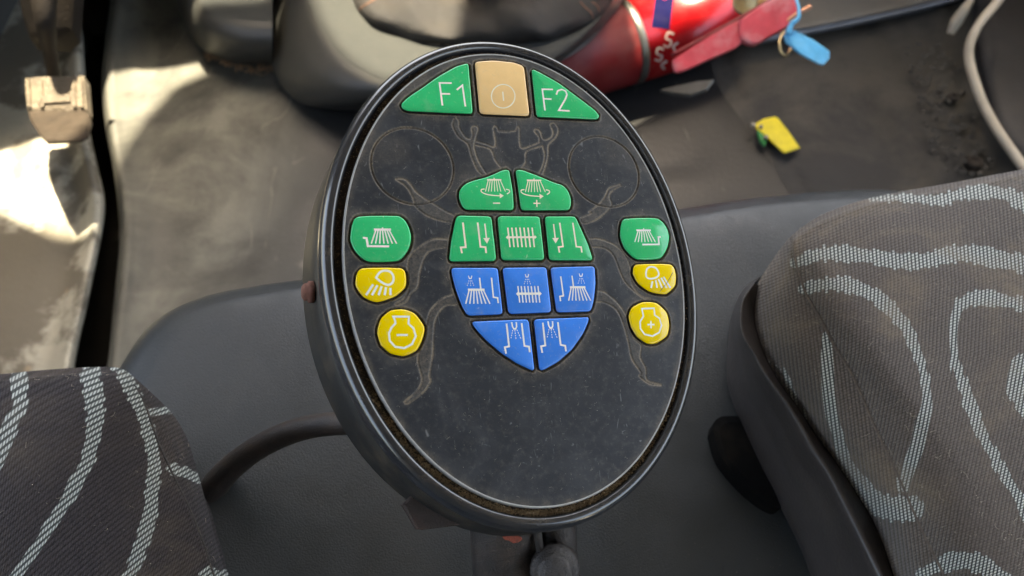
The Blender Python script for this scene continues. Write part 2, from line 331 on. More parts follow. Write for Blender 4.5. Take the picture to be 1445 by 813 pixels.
def slab(name, edge, yback, z, th, mat):
    n = len(edge); V = [(p[0], p[1], z) for p in edge] + [(p[0], yback, z) for p in edge]
    V += [(x, y, z + th) for x, y, _ in V]; F = []
    for i in range(n - 1):
        F += [(i, i + 1, n + i + 1, n + i), (2 * n + i, 2 * n + i + 1, 3 * n + i + 1, 3 * n + i), (i, i + 1, 2 * n + i + 1, 2 * n + i)]
    F += [(n + i, n + i + 1, 3 * n + i + 1, 3 * n + i) for i in range(n - 1)]
    F += [(0, n, 3 * n, 2 * n), (n - 1, 2 * n - 1, 4 * n - 1, 3 * n - 1)]
    return tag(link_mesh(name, V, F, mat, smooth_=False), kind='structure')
slab('sun_shaping_roof', e, -1.0, zr, .04, SHELL)
slab('sun_shaping_shelf', cast(far, .72), 2.0, .72, .05, SHELL)  # unseen shelf, edge shaped to throw the front border of the sunlight
slab('footwell_shade_slab', cast(far[:8], .30), 1.5, .30, .02, DARK)  # slab added out of view to darken the left footwell
tag(box('rear_cab_wall', (-1.0, -1.06, -.2), (1.0, -1.0, zr), SHELL), kind='structure')
tag(box('left_sky_blocker', (-1.06, .78, -.2), (-.99, 1.9, 1.60), SHELL), kind='structure')  # unseen panel added to cut sky light from the left
tag(box('left_door_lining', (-.98, -1.0, -.2), (-.93, 1.9, .62), SHELL), kind='structure')
tag(box('right_door_lining', (1.15, -1.0, -.2), (1.20, 1.9, .62), SHELL), kind='structure')
tag(box('front_bulkhead', (-.98, 1.34, -.2), (1.15, 1.39, .68), SHELL), kind='structure')
tag(box('cab_underfloor', (-1.1, -1.06, -.26), (1.3, 1.7, -.20), DARK), kind='structure')

def height_noise(P, amp, sc, seed=0):
    r = np.random.default_rng(seed); out = np.zeros(P.shape[:-1])
    for k in range(10):
        a = r.uniform(0, 6.28); f = sc * r.uniform(.5, 2.2); out += np.sin(P[..., 0] * f * math.cos(a) + P[..., 1] * f * math.sin(a) + r.uniform(0, 6.28)) / (k + 2)
    return out * amp
# left floor pan with its rolled lip along the dark slot
slotL = [(112, -60), (112, 0), (118, 60), (121, 120), (126, 180), (139, 240), (148, 285), (144, 330), (134, 380), (124, 430), (112, 480), (104, 530), (95, 640)]
slotR = [(164, -60), (156, 0), (148, 60), (143, 120), (149, 180), (160, 240), (168, 300), (168, 350), (163, 400), (158, 450), (154, 500), (148, 540), (138, 640)]
def shift(p, dx, dy=0): return [(x + dx, y + dy) for x, y in p]
rows = [Wz(slotL, -.14), Wz(slotL, .0), Wz(shift(slotL, -5), .028), Wz(shift(slotL, -14), .034), Wz(shift(slotL, -26), .024), Wz(shift(slotL, -44), .014), Wz(shift(slotL, -90), .016), Wz(shift(slotL, -200), .02), Wz(shift(slotL, -420), .02)]
G = loft(rows, 90, 8); G[..., 2] += height_noise(G, .0015, 30, 3) * (G[..., 2] > 0)
tag(grid_mesh('floor_pan', G, PAN), kind='structure')
# grey rubber floor covering, curled up along the slot
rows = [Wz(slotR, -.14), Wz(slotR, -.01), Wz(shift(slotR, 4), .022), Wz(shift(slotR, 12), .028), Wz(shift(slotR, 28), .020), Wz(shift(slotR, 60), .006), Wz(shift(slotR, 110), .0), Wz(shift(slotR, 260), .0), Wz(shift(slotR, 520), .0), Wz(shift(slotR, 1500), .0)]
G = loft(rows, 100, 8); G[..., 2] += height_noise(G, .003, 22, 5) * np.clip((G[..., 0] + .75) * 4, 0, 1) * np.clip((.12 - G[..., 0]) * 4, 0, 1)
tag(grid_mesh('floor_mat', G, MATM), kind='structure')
# darker mat over the right part of the floor, its edge 6 mm proud
ed = [(985, -60), (1000, 60), (1012, 115), (1050, 172), (1085, 222), (1118, 276), (1180, 380)]
rows = [Wz(shift(ed, -2), .0006), Wz(shift(ed, 5), .0016), Wz(shift(ed, 22), .003), Wz(shift(ed, 60), .010), Wz(shift(ed, 200), .012), Wz(shift(ed, 330), .022), Wz(shift(ed, 420), .045), Wz(shift(ed, 700), .08)]
G = loft(rows, 60, 6); G[..., 2] += height_noise(G, .002, 30, 8) * np.clip((G[..., 2] - .003) * 200, 0, 1)
tag(grid_mesh('dark_floor_mat', G, DIRTM), kind='structure')
# raised bubbles of the corroded strip at right
V = []; F = []
for k in range(160):
    px = rng.uniform(1268, 1345) + 0; py = rng.uniform(60, 245); px += (py - 60) * .33; r = rng.uniform(.0018, .0055)
    c = Wz([(px, py)], .032)[0]; c[2] -= r * .35; b = len(V)
    for i, (a, h) in enumerate(((1, 0), (.8, .38), (.4, .6))):
        V += [(c[0] + r * a * math.cos(t), c[1] + r * a * math.sin(t), c[2] + r * h) for t in np.linspace(0, 2 * math.pi, 8, endpoint=False)]
    F += [(b + i * 8 + j, b + i * 8 + (j + 1) % 8, b + i * 8 + 8 + (j + 1) % 8, b + i * 8 + 8 + j) for i in range(2) for j in range(8)] + [tuple(b + 16 + j for j in range(8))]
tag(link_mesh('corrosion_bubbles', V, F, DIRTM), 'small corrosion bubbles on the dirty dark floor at right', kind='stuff')
# tunnel hump with grey vinyl
S = [(60, 900), (110, 700), (140, 590), (172, 515), (215, 455), (285, 420), (380, 402), (470, 388), (600, 350), (800, 315), (960, 296), (1050, 283), (1150, 272), (1240, 268), (1330, 278), (1440, 310), (1560, 420)]
zz = .365
base = smooth(Wz(S, zz), 120); C = Wz([(760, 980)], .4)[0]
rows = []
for f, z, dy in ((.012, -.02, 0), (.0, .27, 0), (0.0, .335, 0), (.002, .360, 0), (.02, .378, 0), (.055, .390, 0), (.10, .397, 0), (.10, .402, .06), (.10, .405, .16), (.10, .405, .4), (.10, .40, .8)):
    r = base + (C - base) * f; r = r.copy()
    r[:, 2] = z; r[:, 1] -= dy; rows.append(r)
G = np.stack([catmull(np.stack([r[j] for r in rows]), 6) for j in range(120)], 1); G = flipcheck(G)
G[..., 2] += height_noise(G, .0016, 26, 11) * (G[..., 2] > .3)
tag(grid_mesh('engine_tunnel', G, VINYL), 'dark grey vinyl covered engine tunnel between the seats', kind='structure')

# ------------------------------------------------------------------ things in the footwell
def outline(pts, z, n=None, k=5): 
    P = Wz(pts, z); Q = catmull(np.vstack([P, P[:1]]), k)[:-1]; return Q
# pedal
o = empty('brake_pedal', Wz([(80, 150)], .12)[0]); tag(o, 'worn metal foot pedal hanging over the sunny dusty floor', 'pedal')
pn = np.array([0, -.35, 1.0]); p0 = Wz([(80, 153)], .12)[0]
def PP(pts, up=0.0, n=pn):
    d = ray(np.array(pts, float)[:, 0], np.array(pts, float)[:, 1]); return CAM + d * (((p0 + n * up - CAM) @ n) / (d @ n))[:, None]
PEDR = simple('rusty_worn_metal', (.050, .036, .024), .6, .3, dust=.7, nscale=46, bump=.006, dustcol=(.07, .055, .038), var=.7)
prism('pedal_pad', PP([(34, 110), (50, 107), (117, 105), (119, 128), (121, 153), (38, 156), (35, 132)]), .022, PEDM, o, bevel=.003)
q = PP([(38, 155), (121, 152), (127, 170), (122, 190), (112, 196), (64, 199), (55, 190), (41, 168)], -.003, np.array([0, .5, 1.0]))
prism('lower_pad', q, .008, PEDR, o, bevel=.003)
for x0 in (36, 54, 100, 110): prism('raised_rib', PP([(x0, 110), (x0 + 5, 110), (x0 + 7, 150), (x0 + 2, 151)], .004), .006, PEDM, o, bevel=.0008)
prism('raised_rib', PP([(52, 136), (98, 134), (99, 143), (53, 146)], .004), .006, PEDM, o, bevel=.0008)
tube('pedal_arm', [Dp(76, 108, 1.20), Dp(70, 70, 1.16), Dp(64, 30, 1.12), Dp(60, -30, 1.1)], [.009, .010, .014, .02], PEDD, o)
prism('pedal_bracket', np.array([Dp(20, -30, 1.13), Dp(105, -30, 1.13), Dp(100, 40, 1.17), Dp(84, 52, 1.18), Dp(40, 50, 1.18), Dp(30, 20, 1.16)]), .03, PEDD, o, bevel=.003)
keep_local(o)
# dark cable loom hanging in front of the slot
# console, two mouldings
def lift(p, z, top):
    x = np.array(p, float)[:, 0]; t = np.clip((x - 640) / 130, 0, 1); t = t * t * (3 - 2 * t); return z + t * (top - z)
def console(name, sil, edge, inner, label, mats, zt=.12):
    o = empty(name, Wz([sil[len(sil) // 2]], .0)[0]); tag(o, label, 'console')
    a = smooth(Wz(sil, lift(sil, .004, .145)), 60); s14 = resample(np.array(sil, float), 14); e14 = resample(np.array(edge, float), 14); rows = [a, Wz(sil, lift(sil, .025, .155))] + [Wz(s14 * (1 - f) + e14 * f, lift(s14 * (1 - f) + e14 * f, zt * h, .155 + .02 * f)) for f, h in ((.22, .55), (.5, .80), (.78, .94), (1.0, 1.0))]
    g = loft(rows, 70, 8); grid_mesh('side_shell', g, mats[0], o)
    e2 = resample(np.array(edge, float), 14); i2 = resample(np.array(inner, float), 14)
    rows = [Wz(q_, lift(q_, zt + h, .175 + h)) for q_, h in ((e2 * 1.02 - i2 * .02, -.001), (e2 * .85 + i2 * .15, .002), (e2 * .5 + i2 * .5, .006), (i2, .004))]
    g = loft(rows, 80, 8); grid_mesh('padded_top', g, mats[1], o); keep_local(o); return o
console('grey_console', [(248, -60), (250, 0), (259, 27), (271, 53), (289, 71), (309, 80), (330, 87), (354, 89), (384, 89)],
        [(278, -60), (283, 0), (290, 10), (297, 18), (310, 23), (324, 26), (345, 28), (365, 30), (384, 31)],
        [(384, -140), (384, -120), (384, -110), (384, -100), (384, -90), (384, -80), (384, -70), (384, -60), (384, -50)], 'left grey plastic moulding beside the dusty floor behind the oval panel', (CONS, CONL), .11)
sil = [(386, -60), (385, 0), (384, 40), (382, 74), (388, 102), (407, 131), (436, 149), (466, 154), (500, 156), (560, 152), (650, 138), (740, 112), (790, 88), (831, 61), (860, 26), (879, 0), (900, -60)]
edg = [(420, -60), (434, 0), (442, 18), (451, 38), (471, 69), (495, 92), (525, 108), (560, 118), (600, 122), (650, 120), (700, 114), (740, 103), (785, 82), (820, 58), (850, 25), (868, 0), (890, -60)]
inn = [(485, -60), (497, 0), (502, 12), (509, 22), (526, 38), (553, 48), (582, 58), (620, 65), (660, 67), (700, 66), (724, 63), (771, 58), (800, 50), (822, 40), (845, 26), (862, 4), (880, -60)]
con = console('grey_console', sil, edg, inn, 'larger grey console with light padded edge, just above the oval panel', (CONS, CONL), .125)
# leather boot on the console
o = empty('leather_boot', Wz([(680, 20)], .13)[0]); tag(o, 'creased black leather boot with orange stitching on the grey console', 'boot')
i2 = np.array(inn, float); cc = np.array([680.0, -70.0])
lv = [(0, .127), (.04, .138), (.13, .152), (.28, .162), (.40, .164), (.48, .156), (.53, .153), (.62, .166), (.8, .185), (1.0, .19)]
g = loft([Wz(i2 * (1 - f) + cc * f, lift(i2, z, z + .05)) for f, z in lv], 140, 8)
pp = proj(g); g[..., 2] += .004 * np.sin(pp[..., 0] * .035 + pp[..., 1] * .06) + .003 * np.sin(pp[..., 0] * .09 - pp[..., 1] * .05)
grid_mesh('leather_cover', g, LEATH, o)
gp = proj(g).reshape(-1, 2); gv = g.reshape(-1, 3)
def on_boot(x, y): return gv[np.argmin(((gp - [x, y]) ** 2).sum(1))] + [0, 0, .0006]

for line in ([(507, 14), (514, 8), (522, 3), (531, -3)], [(818, 2), (827, 10), (833, 20), (837, 27)], [(836, 2), (842, 10), (846, 18)]):
    tube('stitching', [on_boot(*p) for p in line], .0011, STITCH, o, 6, k=3)
keep_local(o)
# debris line at foot of console
V = []; F = []
for k in range(120):
    t = rng.uniform(0, 1); px = 290 + t * 110 + rng.normal(0, 4); py = 76 + 22 * math.sin(t * 2.2) + rng.normal(0, 3)
    c = Wz([(px, py)], .012)[0]; a = rng.uniform(0, 3.14); l = rng.uniform(.003, .014); w = .0009; d = np.array([math.cos(a), math.sin(a), rng.uniform(-.2, .3)]); s = np.array([-math.sin(a), math.cos(a), 0]) * w; u = np.array([0, 0, w]); b = len(V)
    V += [c - d * l / 2 - s, c - d * l / 2 + s, c - d * l / 2 + u, c + d * l / 2 - s, c + d * l / 2 + s, c + d * l / 2 + u]; F += [(b, b + 1, b + 4, b + 3), (b + 1, b + 2, b + 5, b + 4), (b + 2, b, b + 3, b + 5), (b, b + 2, b + 1), (b + 3, b + 4, b + 5)]
tag(link_mesh('straw_litter', V, F, simple('dry_straw', (.36, .22, .12), .9, dust=.2, nscale=200)), 'dry brown straw litter at the foot of the grey consoles', kind='stuff')

# fire extinguisher
A = Wz([(780, 93)], .077)[0]; B = Wz([(1010, 22)], .085)[0]; ax = (B - A) / np.linalg.norm(B - A); Lg = np.linalg.norm(B - A); R0 = .069
o = empty('fire_extinguisher', A - [0, 0, R0]); tag(o, 'red fire extinguisher lying on the floor with a steel strap round it', 'extinguisher')
lathe('cylinder', A, ax, [(R0 * .6, -.05), (R0 * .93, -.03), (R0, -.01), (R0, Lg * .45)], DRED, o, 48)
lathe('cylinder_shoulder', A, ax, [(R0 + .001, Lg * .447), (R0 + .001, Lg * .90), (R0 * .98, Lg * .99), (R0 * .90, Lg * 1.07), (R0 * .72, Lg * 1.15), (R0 * .42, Lg * 1.21), (R0 * .25, Lg * 1.23)], RED, o, 48)
lathe('strap', A, ax, [(R0 + .0005, Lg * .425), (R0 + .002, Lg * .43), (R0 + .002, Lg * .465), (R0 + .0005, Lg * .47)], CHROME, o, 48)
lathe('valve', A, ax, [(R0 * .24, Lg * 1.20), (R0 * .24, Lg * 1.25), (R0 * .34, Lg * 1.26), (R0 * .34, Lg * 1.32), (R0 * .2, Lg * 1.33)], BRASS, o, 24)
gz = Dp(1052, 2, 1.14); lathe('gauge', gz, (CAM - gz), [(.017, -.02), (.019, -.004), (.019, .0), (.016, .002), (.014, .0005)], BRASS, o, 28)
prism('strap_buckle', np.array([Dp(932, 126, 1.20), Dp(985, 114, 1.20), Dp(1008, 112, 1.20), Dp(998, 126, 1.20), Dp(975, 134, 1.20), Dp(945, 130, 1.20)]), .006, CHROME, o, bevel=.001)
# lever: a channel with rounded end
def lever(pts, d0, d1, th, mat, name):
    P = catmull(np.array(pts + pts[:1], float), 5)[:-1]; xs = P[:, 0]; t = (xs - xs.min()) / (xs.max() - xs.min())
    Q = np.array([Dp(x, y, d0 + (d1 - d0) * s) for (x, y), s in zip(P, t)]); return prism(name, Q, th, mat, o, down=FW, bevel=.0016)
lever([(950, 84), (952, 98), (962, 101), (1000, 84), (1048, 60), (1048, 28), (1000, 52)], 1.10, 1.09, .008, PINK, 'lever_channel')
lever([(1044, 28), (1046, 52), (1064, 62), (1082, 54), (1124, 28), (1127, 8), (1118, -6), (1090, -2)], 1.085, 1.08, .014, PINK, 'lever_grip')
tube('lever_flange', [Dp(948, 78, 1.105), Dp(1000, 50, 1.10), Dp(1050, 22, 1.095), Dp(1100, -8, 1.09)], .0028, DRED, o, 8)
tube('pull_pin', [Dp(1108, 32, 1.085), Dp(1125, 20, 1.08), Dp(1144, 9, 1.078)], .0035, COPPER, o, 12)
LABW = simple('faded_label_print', (.55, .42, .36), .6, dust=.6, nscale=200, dustcol=(.45, .12, .1))
# printed label fragments: letters S and worn strokes wrapped on the shoulder
def on_cyl(px, py, r=R0 + .0016):
    d = ray(px, py); d = d / np.linalg.norm(d); w = CAM - A; dd = d - ax * (d @ ax); ww = w - ax * (w @ ax)
    a = dd @ dd; b = 2 * dd @ ww; c_ = ww @ ww - r * r; q = b * b - 4 * a * c_
    return CAM + d * ((-b - math.sqrt(max(q, 0))) / (2 * a))
def cyl_strip(name, pts, w, mat, parent):
    P = resample(catmull(np.array(pts, float), 6), 24); T = np.gradient(P, axis=0); T /= np.linalg.norm(T, axis=1)[:, None]; N = np.stack([-T[:, 1], T[:, 0]], 1) * w / 2
    V = [on_cyl(*p) for p in P + N] + [on_cyl(*p) for p in P - N]; n = len(P)
    return link_mesh(name, V, [(i, i + 1, n + i + 1, n + i) for i in range(n - 1)], mat, parent)
cyl_strip('label_letter', [(951, 48), (943, 46), (940, 54), (947, 58), (944, 66), (936, 64)], 3, LABW, o)
cyl_strip('label_letter', [(937, 70), (929, 68), (927, 76), (934, 79), (931, 86), (924, 84)], 3, LABW, o)
cyl_strip('label_letter', [(957, 60), (950, 66), (954, 74)], 3, LABW, o)
cyl_strip('label_letter', [(941, 86), (934, 92), (938, 98)], 3.5, LABW, o)
cyl_strip('label_panel', [(940, -20), (936, 10), (932, 40)], 26, BLUEL, o)
keep_local(o)
# blue tag on the lever
o = empty('seal_tag', Dp(1115, 45, 1.06)); tag(o, 'light blue plastic tag hanging by a loop from the red lever', 'tag')
T = np.array([Dp(*p) for p in ((1107, 50, 1.065), (1112, 43, 1.065), (1121, 42, 1.065), (1150, 57, 1.06), (1171, 72, 1.055), (1171, 82, 1.055), (1163, 91, 1.055), (1156, 90, 1.055), (1130, 76, 1.06), (1110, 60, 1.065))])
prism('tag_plate', T, .004, BLUEP, o, down=FW, bevel=.0012)
tube('tag_loop', [Dp(1112, 48, 1.062), Dp(1117, 34, 1.06), Dp(1126, 26, 1.058), Dp(1127, 12, 1.06), Dp(1121, -8, 1.07)], [.0042, .0036, .003, .0022, .0022], BLUEP, o, 10)
keep_local(o)
ring = [Dp(1108 + 7 * math.cos(a) + 4 * math.sin(a), 62 - 14 * math.cos(a) * .6 + 14 * math.sin(a), 1.075 + .008 * math.cos(a)) for a in np.linspace(0, 2 * math.pi, 17)]
tag(tube('split_ring', ring, .0018, BRASS, n=8, k=2, caps=False), 'small brass ring hanging beside the light blue tag', 'ring')
# yellow tag on floor
o = empty('key_tag', Wz([(1096, 190)], .01)[0]); tag(o, 'yellow plastic tag with a green corner lying on the dark mat', 'tag')
T = Wz([(1066, 174), (1078, 167), (1094, 164), (1098, 166), (1114, 186), (1129, 208), (1109, 215), (1105, 214), (1086, 196), (1067, 180)], .020)
prism('tag_plate', T, .003, YELT, o, bevel=.001)
prism('green_corner', Wz([(1069, 184), (1078, 181), (1083, 196), (1080, 205), (1073, 198)], .018), .006, GRNT, o, bevel=.001)
for p, r in (((1063, 176), .0042), ((1074, 178), .0035), ((1081, 193), .004)):
    c = Wz([p], .024)[0]; lathe('metal_eyelet', c, (0, 0, 1), [(r, -.004), (r, 0), (r * .7, .0012), (r * .4, .0002)], CHROME, o, 14)
keep_local(o)
# cables at right
tag(tube('white_cable', [Dp(x, y, d) for x, y, d in ((1428, -30, 1.22), (1408, 2, 1.21), (1382, 34, 1.20), (1369, 62, 1.20), (1368, 86, 1.20), (1376, 116, 1.19), (1388, 148, 1.18), (1408, 184, 1.16), (1430, 216, 1.14), (1450, 242, 1.12), (1480, 270, 1.1))], .0072, CABLE, n=14), 'off white cable curving down past the dark panel at right', 'cable')
tag(tube('cable_stub', [Dp(1376, -10, 1.27), Dp(1362, 12, 1.27), Dp(1350, 30, 1.28), Dp(1341, 48, 1.29)], [.004, .008, .010, .006], CABLE, n=12), 'short brown grey cable stub left of the long white cable', 'cable')
q = Wz([(1419, 176)], .06)[0]; tag(lathe('rusty_bolt', q, (0, -.3, 1), [(.009, -.01), (.010, 0), (.007, .005), (.002, .006)], simple('orange_rust', (.34, .10, .03), .8, dust=.3, nscale=200), n=12), 'small orange rusty bolt head right of the white cable', 'bolt')
for x, y, r in ((1376, 228, .013), (1345, 137, .009)):
    q = Wz([(x, y)], .034)[0]; tag(lathe('floor_rivet', q, (0, 0, 1), [(r, -.01), (r, 0), (r * .8, .003), (r * .45, .0035), (r * .4, .001), (r * .1, .001)], PEDD, n=20),
        'large brown rivet in the bubbled floor just above the right seat' if r > .01 else 'small dark rivet in the bubbled floor left of the white cable', 'rivet')
# dark wheel-arch panel behind the cable and door sill
arch = [(1330, -60), (1372, 0), (1372, 40), (1378, 80), (1388, 130), (1404, 180), (1428, 216), (1470, 262)]
g = loft([Wz(arch, .0), Wz(arch, .05), Wz(shift(arch, 12, -2), .075), Wz(shift(arch, 60, -6), .085), Wz(shift(arch, 200, -10), .09)], 50, 6)
tag(grid_mesh('side_panel', g, simple('black_side_panel', (.028, .027, .027), .6, dust=.35, nscale=18, bump=.001, dustcol=(.07, .055, .045))), 'black side panel behind the white cable', 'panel')
o = empty('door_sill', Wz([(1250, 20)], .03)[0]); tag(o, 'beige sill board with a slate grey lower edge at the top right', 'sill')
sl_ = [(1060, 64), (1140, 50), (1220, 34), (1300, 16), (1360, 1), (1440, -22)]
g = loft([Wz(sl_, .02), Wz(shift(sl_, 0, -4), .045), Wz(shift(sl_, 0, -12), .048)], 40, 5); grid_mesh('sill_edge', g, SLATE, o)
g = loft([Wz(shift(sl_, 0, -11), .044), Wz(shift(sl_, 0, -13), .056), Wz(shift(sl_, 0, -40), .058), Wz(shift(sl_, 0, -120), .06)], 40, 5); grid_mesh('sill_board', g, SILL, o)
keep_local(o)

# ------------------------------------------------------------------ seats
def seg_dist(P, A, B):
    d = B - A; L = d @ d + 1e-12; t = np.clip(((P - A) @ d) / L, 0, 1); q = P - (A + t[..., None] * d); return np.hypot(q[..., 0], q[..., 1]), t
def stripes(PX, lines):
    sd = np.full(PX.shape[:-1], 30.0)
    for pts in lines:
        P = catmull(np.array(pts, float), 4)
        for a, b in zip(P[:-1], P[1:]):
            lo = np.minimum(a[:2], b[:2]) - 40; hi = np.maximum(a[:2], b[:2]) + 40
            m = ((PX > lo) & (PX < hi)).all(-1)
            if not m.any(): continue
            d, t = seg_dist(PX[m], a[:2], b[:2]); sd[m] = np.minimum(sd[m], d - (a[2] + (b[2] - a[2]) * t) / 2)
    return sd
Lst = [[(24, 505, 23), (26, 533, 22), (29, 558, 21), (22, 585, 20), (11, 611, 19), (0, 640, 19), (-30, 690, 18)],
       [(126, 500, 25), (127, 525, 25), (132, 555, 26), (135, 585, 25), (132, 614, 24), (123, 648, 21), (108, 681, 19), (89, 715, 18), (67, 749, 17), (41, 786, 16), (20, 815, 16), (-30, 880, 16)],
       [(165, 515, 16), (175, 529, 17), (188, 555, 19), (201, 585, 19), (212, 618, 19), (217, 648, 19), (216, 681, 19), (212, 719, 19), (205, 752, 18), (194, 786, 18), (183, 813, 18), (150, 880, 18)],
       [(212, 583, 15), (240, 578, 15)], [(243, 661, 15), (262, 668, 15), (280, 674, 15)], [(290, 808, 16), (318, 814, 18)]]
Rst = [[(a_, b_, c_ * 1.18) for a_, b_, c_ in l_] for l_ in [[(1230, 281, 4), (1252, 280, 7), (1274, 279, 9), (1311, 282, 13), (1331, 282, 13), (1356, 274, 14), (1385, 271, 15), (1410, 272, 15), (1430, 279, 17), (1450, 290, 18), (1480, 310, 18)],
       [(1123, 371, 12), (1139, 364, 14), (1164, 358, 17), (1196, 358, 18), (1228, 362, 17), (1257, 367, 18), (1287, 369, 20), (1311, 367, 20), (1336, 360, 20), (1365, 358, 20), (1397, 363, 21), (1445, 373, 22), (1490, 384, 22)],
       [(1134, 408, 13), (1159, 402, 16), (1188, 401, 17), (1213, 407, 17), (1238, 420, 17), (1250, 430, 17), (1267, 447, 15), (1282, 469, 14), (1292, 489, 14), (1299, 511, 13), (1304, 531, 13), (1307, 550, 13), (1307, 573, 16), (1301, 597, 18), (1294, 630, 18), (1284, 657, 18), (1278, 676, 17), (1276, 686, 14)],
       [(1164, 472, 7), (1165, 485, 12), (1165, 501, 15), (1167, 526, 15), (1169, 558, 14), (1174, 592, 14), (1182, 618, 15), (1193, 652, 17), (1208, 677, 20), (1225, 699, 24), (1243, 713, 28), (1262, 718, 30), (1284, 716, 30)],
       [(1490, 440, 16), (1445, 430, 16), (1425, 426, 16), (1400, 421, 17), (1375, 421, 17), (1360, 426, 15), (1351, 440, 13), (1347, 457, 12), (1346, 481, 11), (1348, 504, 11), (1352, 526, 12), (1361, 548, 13), (1368, 570, 13), (1378, 592, 13), (1389, 618, 13), (1400, 640, 13), (1415, 665, 13), (1430, 690, 13), (1443, 714, 13), (1465, 750, 13)],
       [(1465, 500, 24), (1445, 514, 24), (1434, 530, 24), (1437, 552, 24), (1455, 580, 26)], [(1465, 540, 30), (1480, 560, 30)],
       [(1300, 811, 10), (1328, 797, 18), (1360, 791, 22), (1385, 797, 22), (1405, 809, 20), (1420, 825, 20)],
       [(1086, 513, 5), (1095, 516, 5), (1105, 526, 5), (1119, 553, 5), (1127, 572, 4), (1137, 592, 3)]]]
LINT = simple('pale_lint', (.50, .42, .32), .9, dust=.4, nscale=500, bump=0, var=.4)
def lint(G, n, parent, seed):
    r_ = np.random.default_rng(seed); V = []; F = []; px = proj(G); ok = np.argwhere((px[..., 0] > -20) & (px[..., 0] < 1465) & (px[..., 1] > 200) & (px[..., 1] < 830))
    for k in range(n):
        i, j = ok[r_.integers(len(ok))]
        if i + 1 >= G.shape[0] or j + 1 >= G.shape[1]: continue
        c = G[i, j]; u = G[i, j + 1] - c; v = G[i + 1, j] - c; u /= np.linalg.norm(u) + 1e-12; nn = np.cross(u, v); nn /= np.linalg.norm(nn) + 1e-12; nn = nn if nn @ (CAM - c) > 0 else -nn; v = np.cross(nn, u)
        q = r_.uniform(0, 6.28); b_ = len(V)
        if r_.random() < .45:
            L_ = r_.uniform(.0004, .0012); cur = c + nn * .0003; k2 = r_.uniform(-.5, .5); w = .00006
            for s_ in range(6): d = math.cos(q) * u + math.sin(q) * v; e_ = np.cross(nn, d) * w; V += [cur - e_, cur + e_, cur + nn * .00012]; cur = cur + d * L_; q += k2
            F += [(b_ + 3 * s_ + x, b_ + 3 * s_ + (x + 1) % 3, b_ + 3 * s_ + 3 + (x + 1) % 3, b_ + 3 * s_ + 3 + x) for s_ in range(5) for x in range(3)]
        else:
            s_ = r_.uniform(.00012, .00034); c = c + nn * .0002; V += [c + s_ * u, c - s_ * u, c + s_ * v, c - s_ * v * r_.uniform(.4, 1.3), c + nn * s_, c - nn * s_]; F += [tuple(b_ + x for x in f) for f in ((0, 2, 4), (2, 1, 4), (1, 3, 4), (3, 0, 4), (2, 0, 5), (1, 2, 5), (3, 1, 5), (0, 3, 5))]
    tag(link_mesh('lint', V, F, LINT, parent, smooth_=False), kind='stuff')
# left seat
o = empty('passenger_seat', Wz([(100, 700)], .40)[0]); tag(o, 'dark striped fabric seat cushion in the lower left corner', 'seat')
seamL = [(-190, 552), (-80, 542), (0, 539), (56, 533), (112, 529), (150, 529), (172, 532), (190, 545), (204, 570), (214, 598), (225, 628), (237, 655), (250, 682), (268, 719), (287, 767), (298, 801), (318, 870), (335, 950)]
silL = [(-190, 546), (-80, 538), (0, 535), (56, 530), (112, 526), (155, 525), (180, 530), (205, 551), (226, 569), (247, 590), (261, 612), (270, 636), (277, 662), (288, 700), (303, 758), (318, 812), (335, 880), (350, 960)]
zs, ct = .55, Wz([(-120, 1000)], .57)[0]
b = Wz(seamL, zs - .002)
def ins(f, z):
    r = b + (ct - b) * f; r = r.copy(); r[:, 2] = z; return r
low = Wz(silL, .49); low2 = low + (ct - low) * .13; low2 = low2.copy(); low2[:, 2] = .43
mid = Wz(np.array(seamL) * .45 + np.array(silL) * .55, .532)
G = loft([ins(1, .585), ins(.75, .583), ins(.5, .58), ins(.3, .575), ins(.16, .568), ins(.07, .560), ins(.02, .5525), b, mid, low, low2, low2 - [0, 0, .1]], 420, 22)
def fab_attrs(G, lines, left):
    px = proj(G); sd = stripes(px, lines); x, y = px[..., 0], px[..., 1]
    if left:
        a = np.radians(np.interp(y, [520, 600, 700, 813, 1000], [20, 31, 38, 41, 41])); V = (y + (x - 120) * np.tan(a)) / 8.3; U = (x / np.cos(a)) / 5.5
    else:
        g = np.interp(y, [200, 300, 400, 500, 600, 700, 813, 1000], [22, 10, 2, 8, 26, 48, 68, 100]); side = (proj_seam(y) > x) * 1.0
        V = (x + g * (1 - side) - side * (y * .12)) / 5.4; U = y / 4.2
    return {'stripe': sd, 'weave': np.stack([U, V, np.zeros_like(U)], -1)}
seamR = [(1117, 334), (1121, 363), (1129, 392), (1141, 425), (1159, 452), (1171, 479), (1188, 506), (1206, 536), (1223, 577), (1238, 612), (1250, 635), (1272, 682), (1292, 729), (1311, 770), (1324, 795), (1345, 840), (1390, 930)]
def proj_seam(y): s = np.array(seamR); return np.interp(y, s[:, 1], s[:, 0])
G[..., 2] += height_noise(G, .0012, 40, 21)
grid_mesh('cushion', G, FABL, o, attrs=fab_attrs(G, Lst, True)); lint(G, 90, o, 41)
tube('seam', [p + [0, 0, .0001] for p in smooth(b, 60)[28:]], .0007, simple('dark_seam_thread', (.045, .038, .036), .9, dust=.3, nscale=900, bump=.0004, var=.5), o, 6, k=1)
keep_local(o)
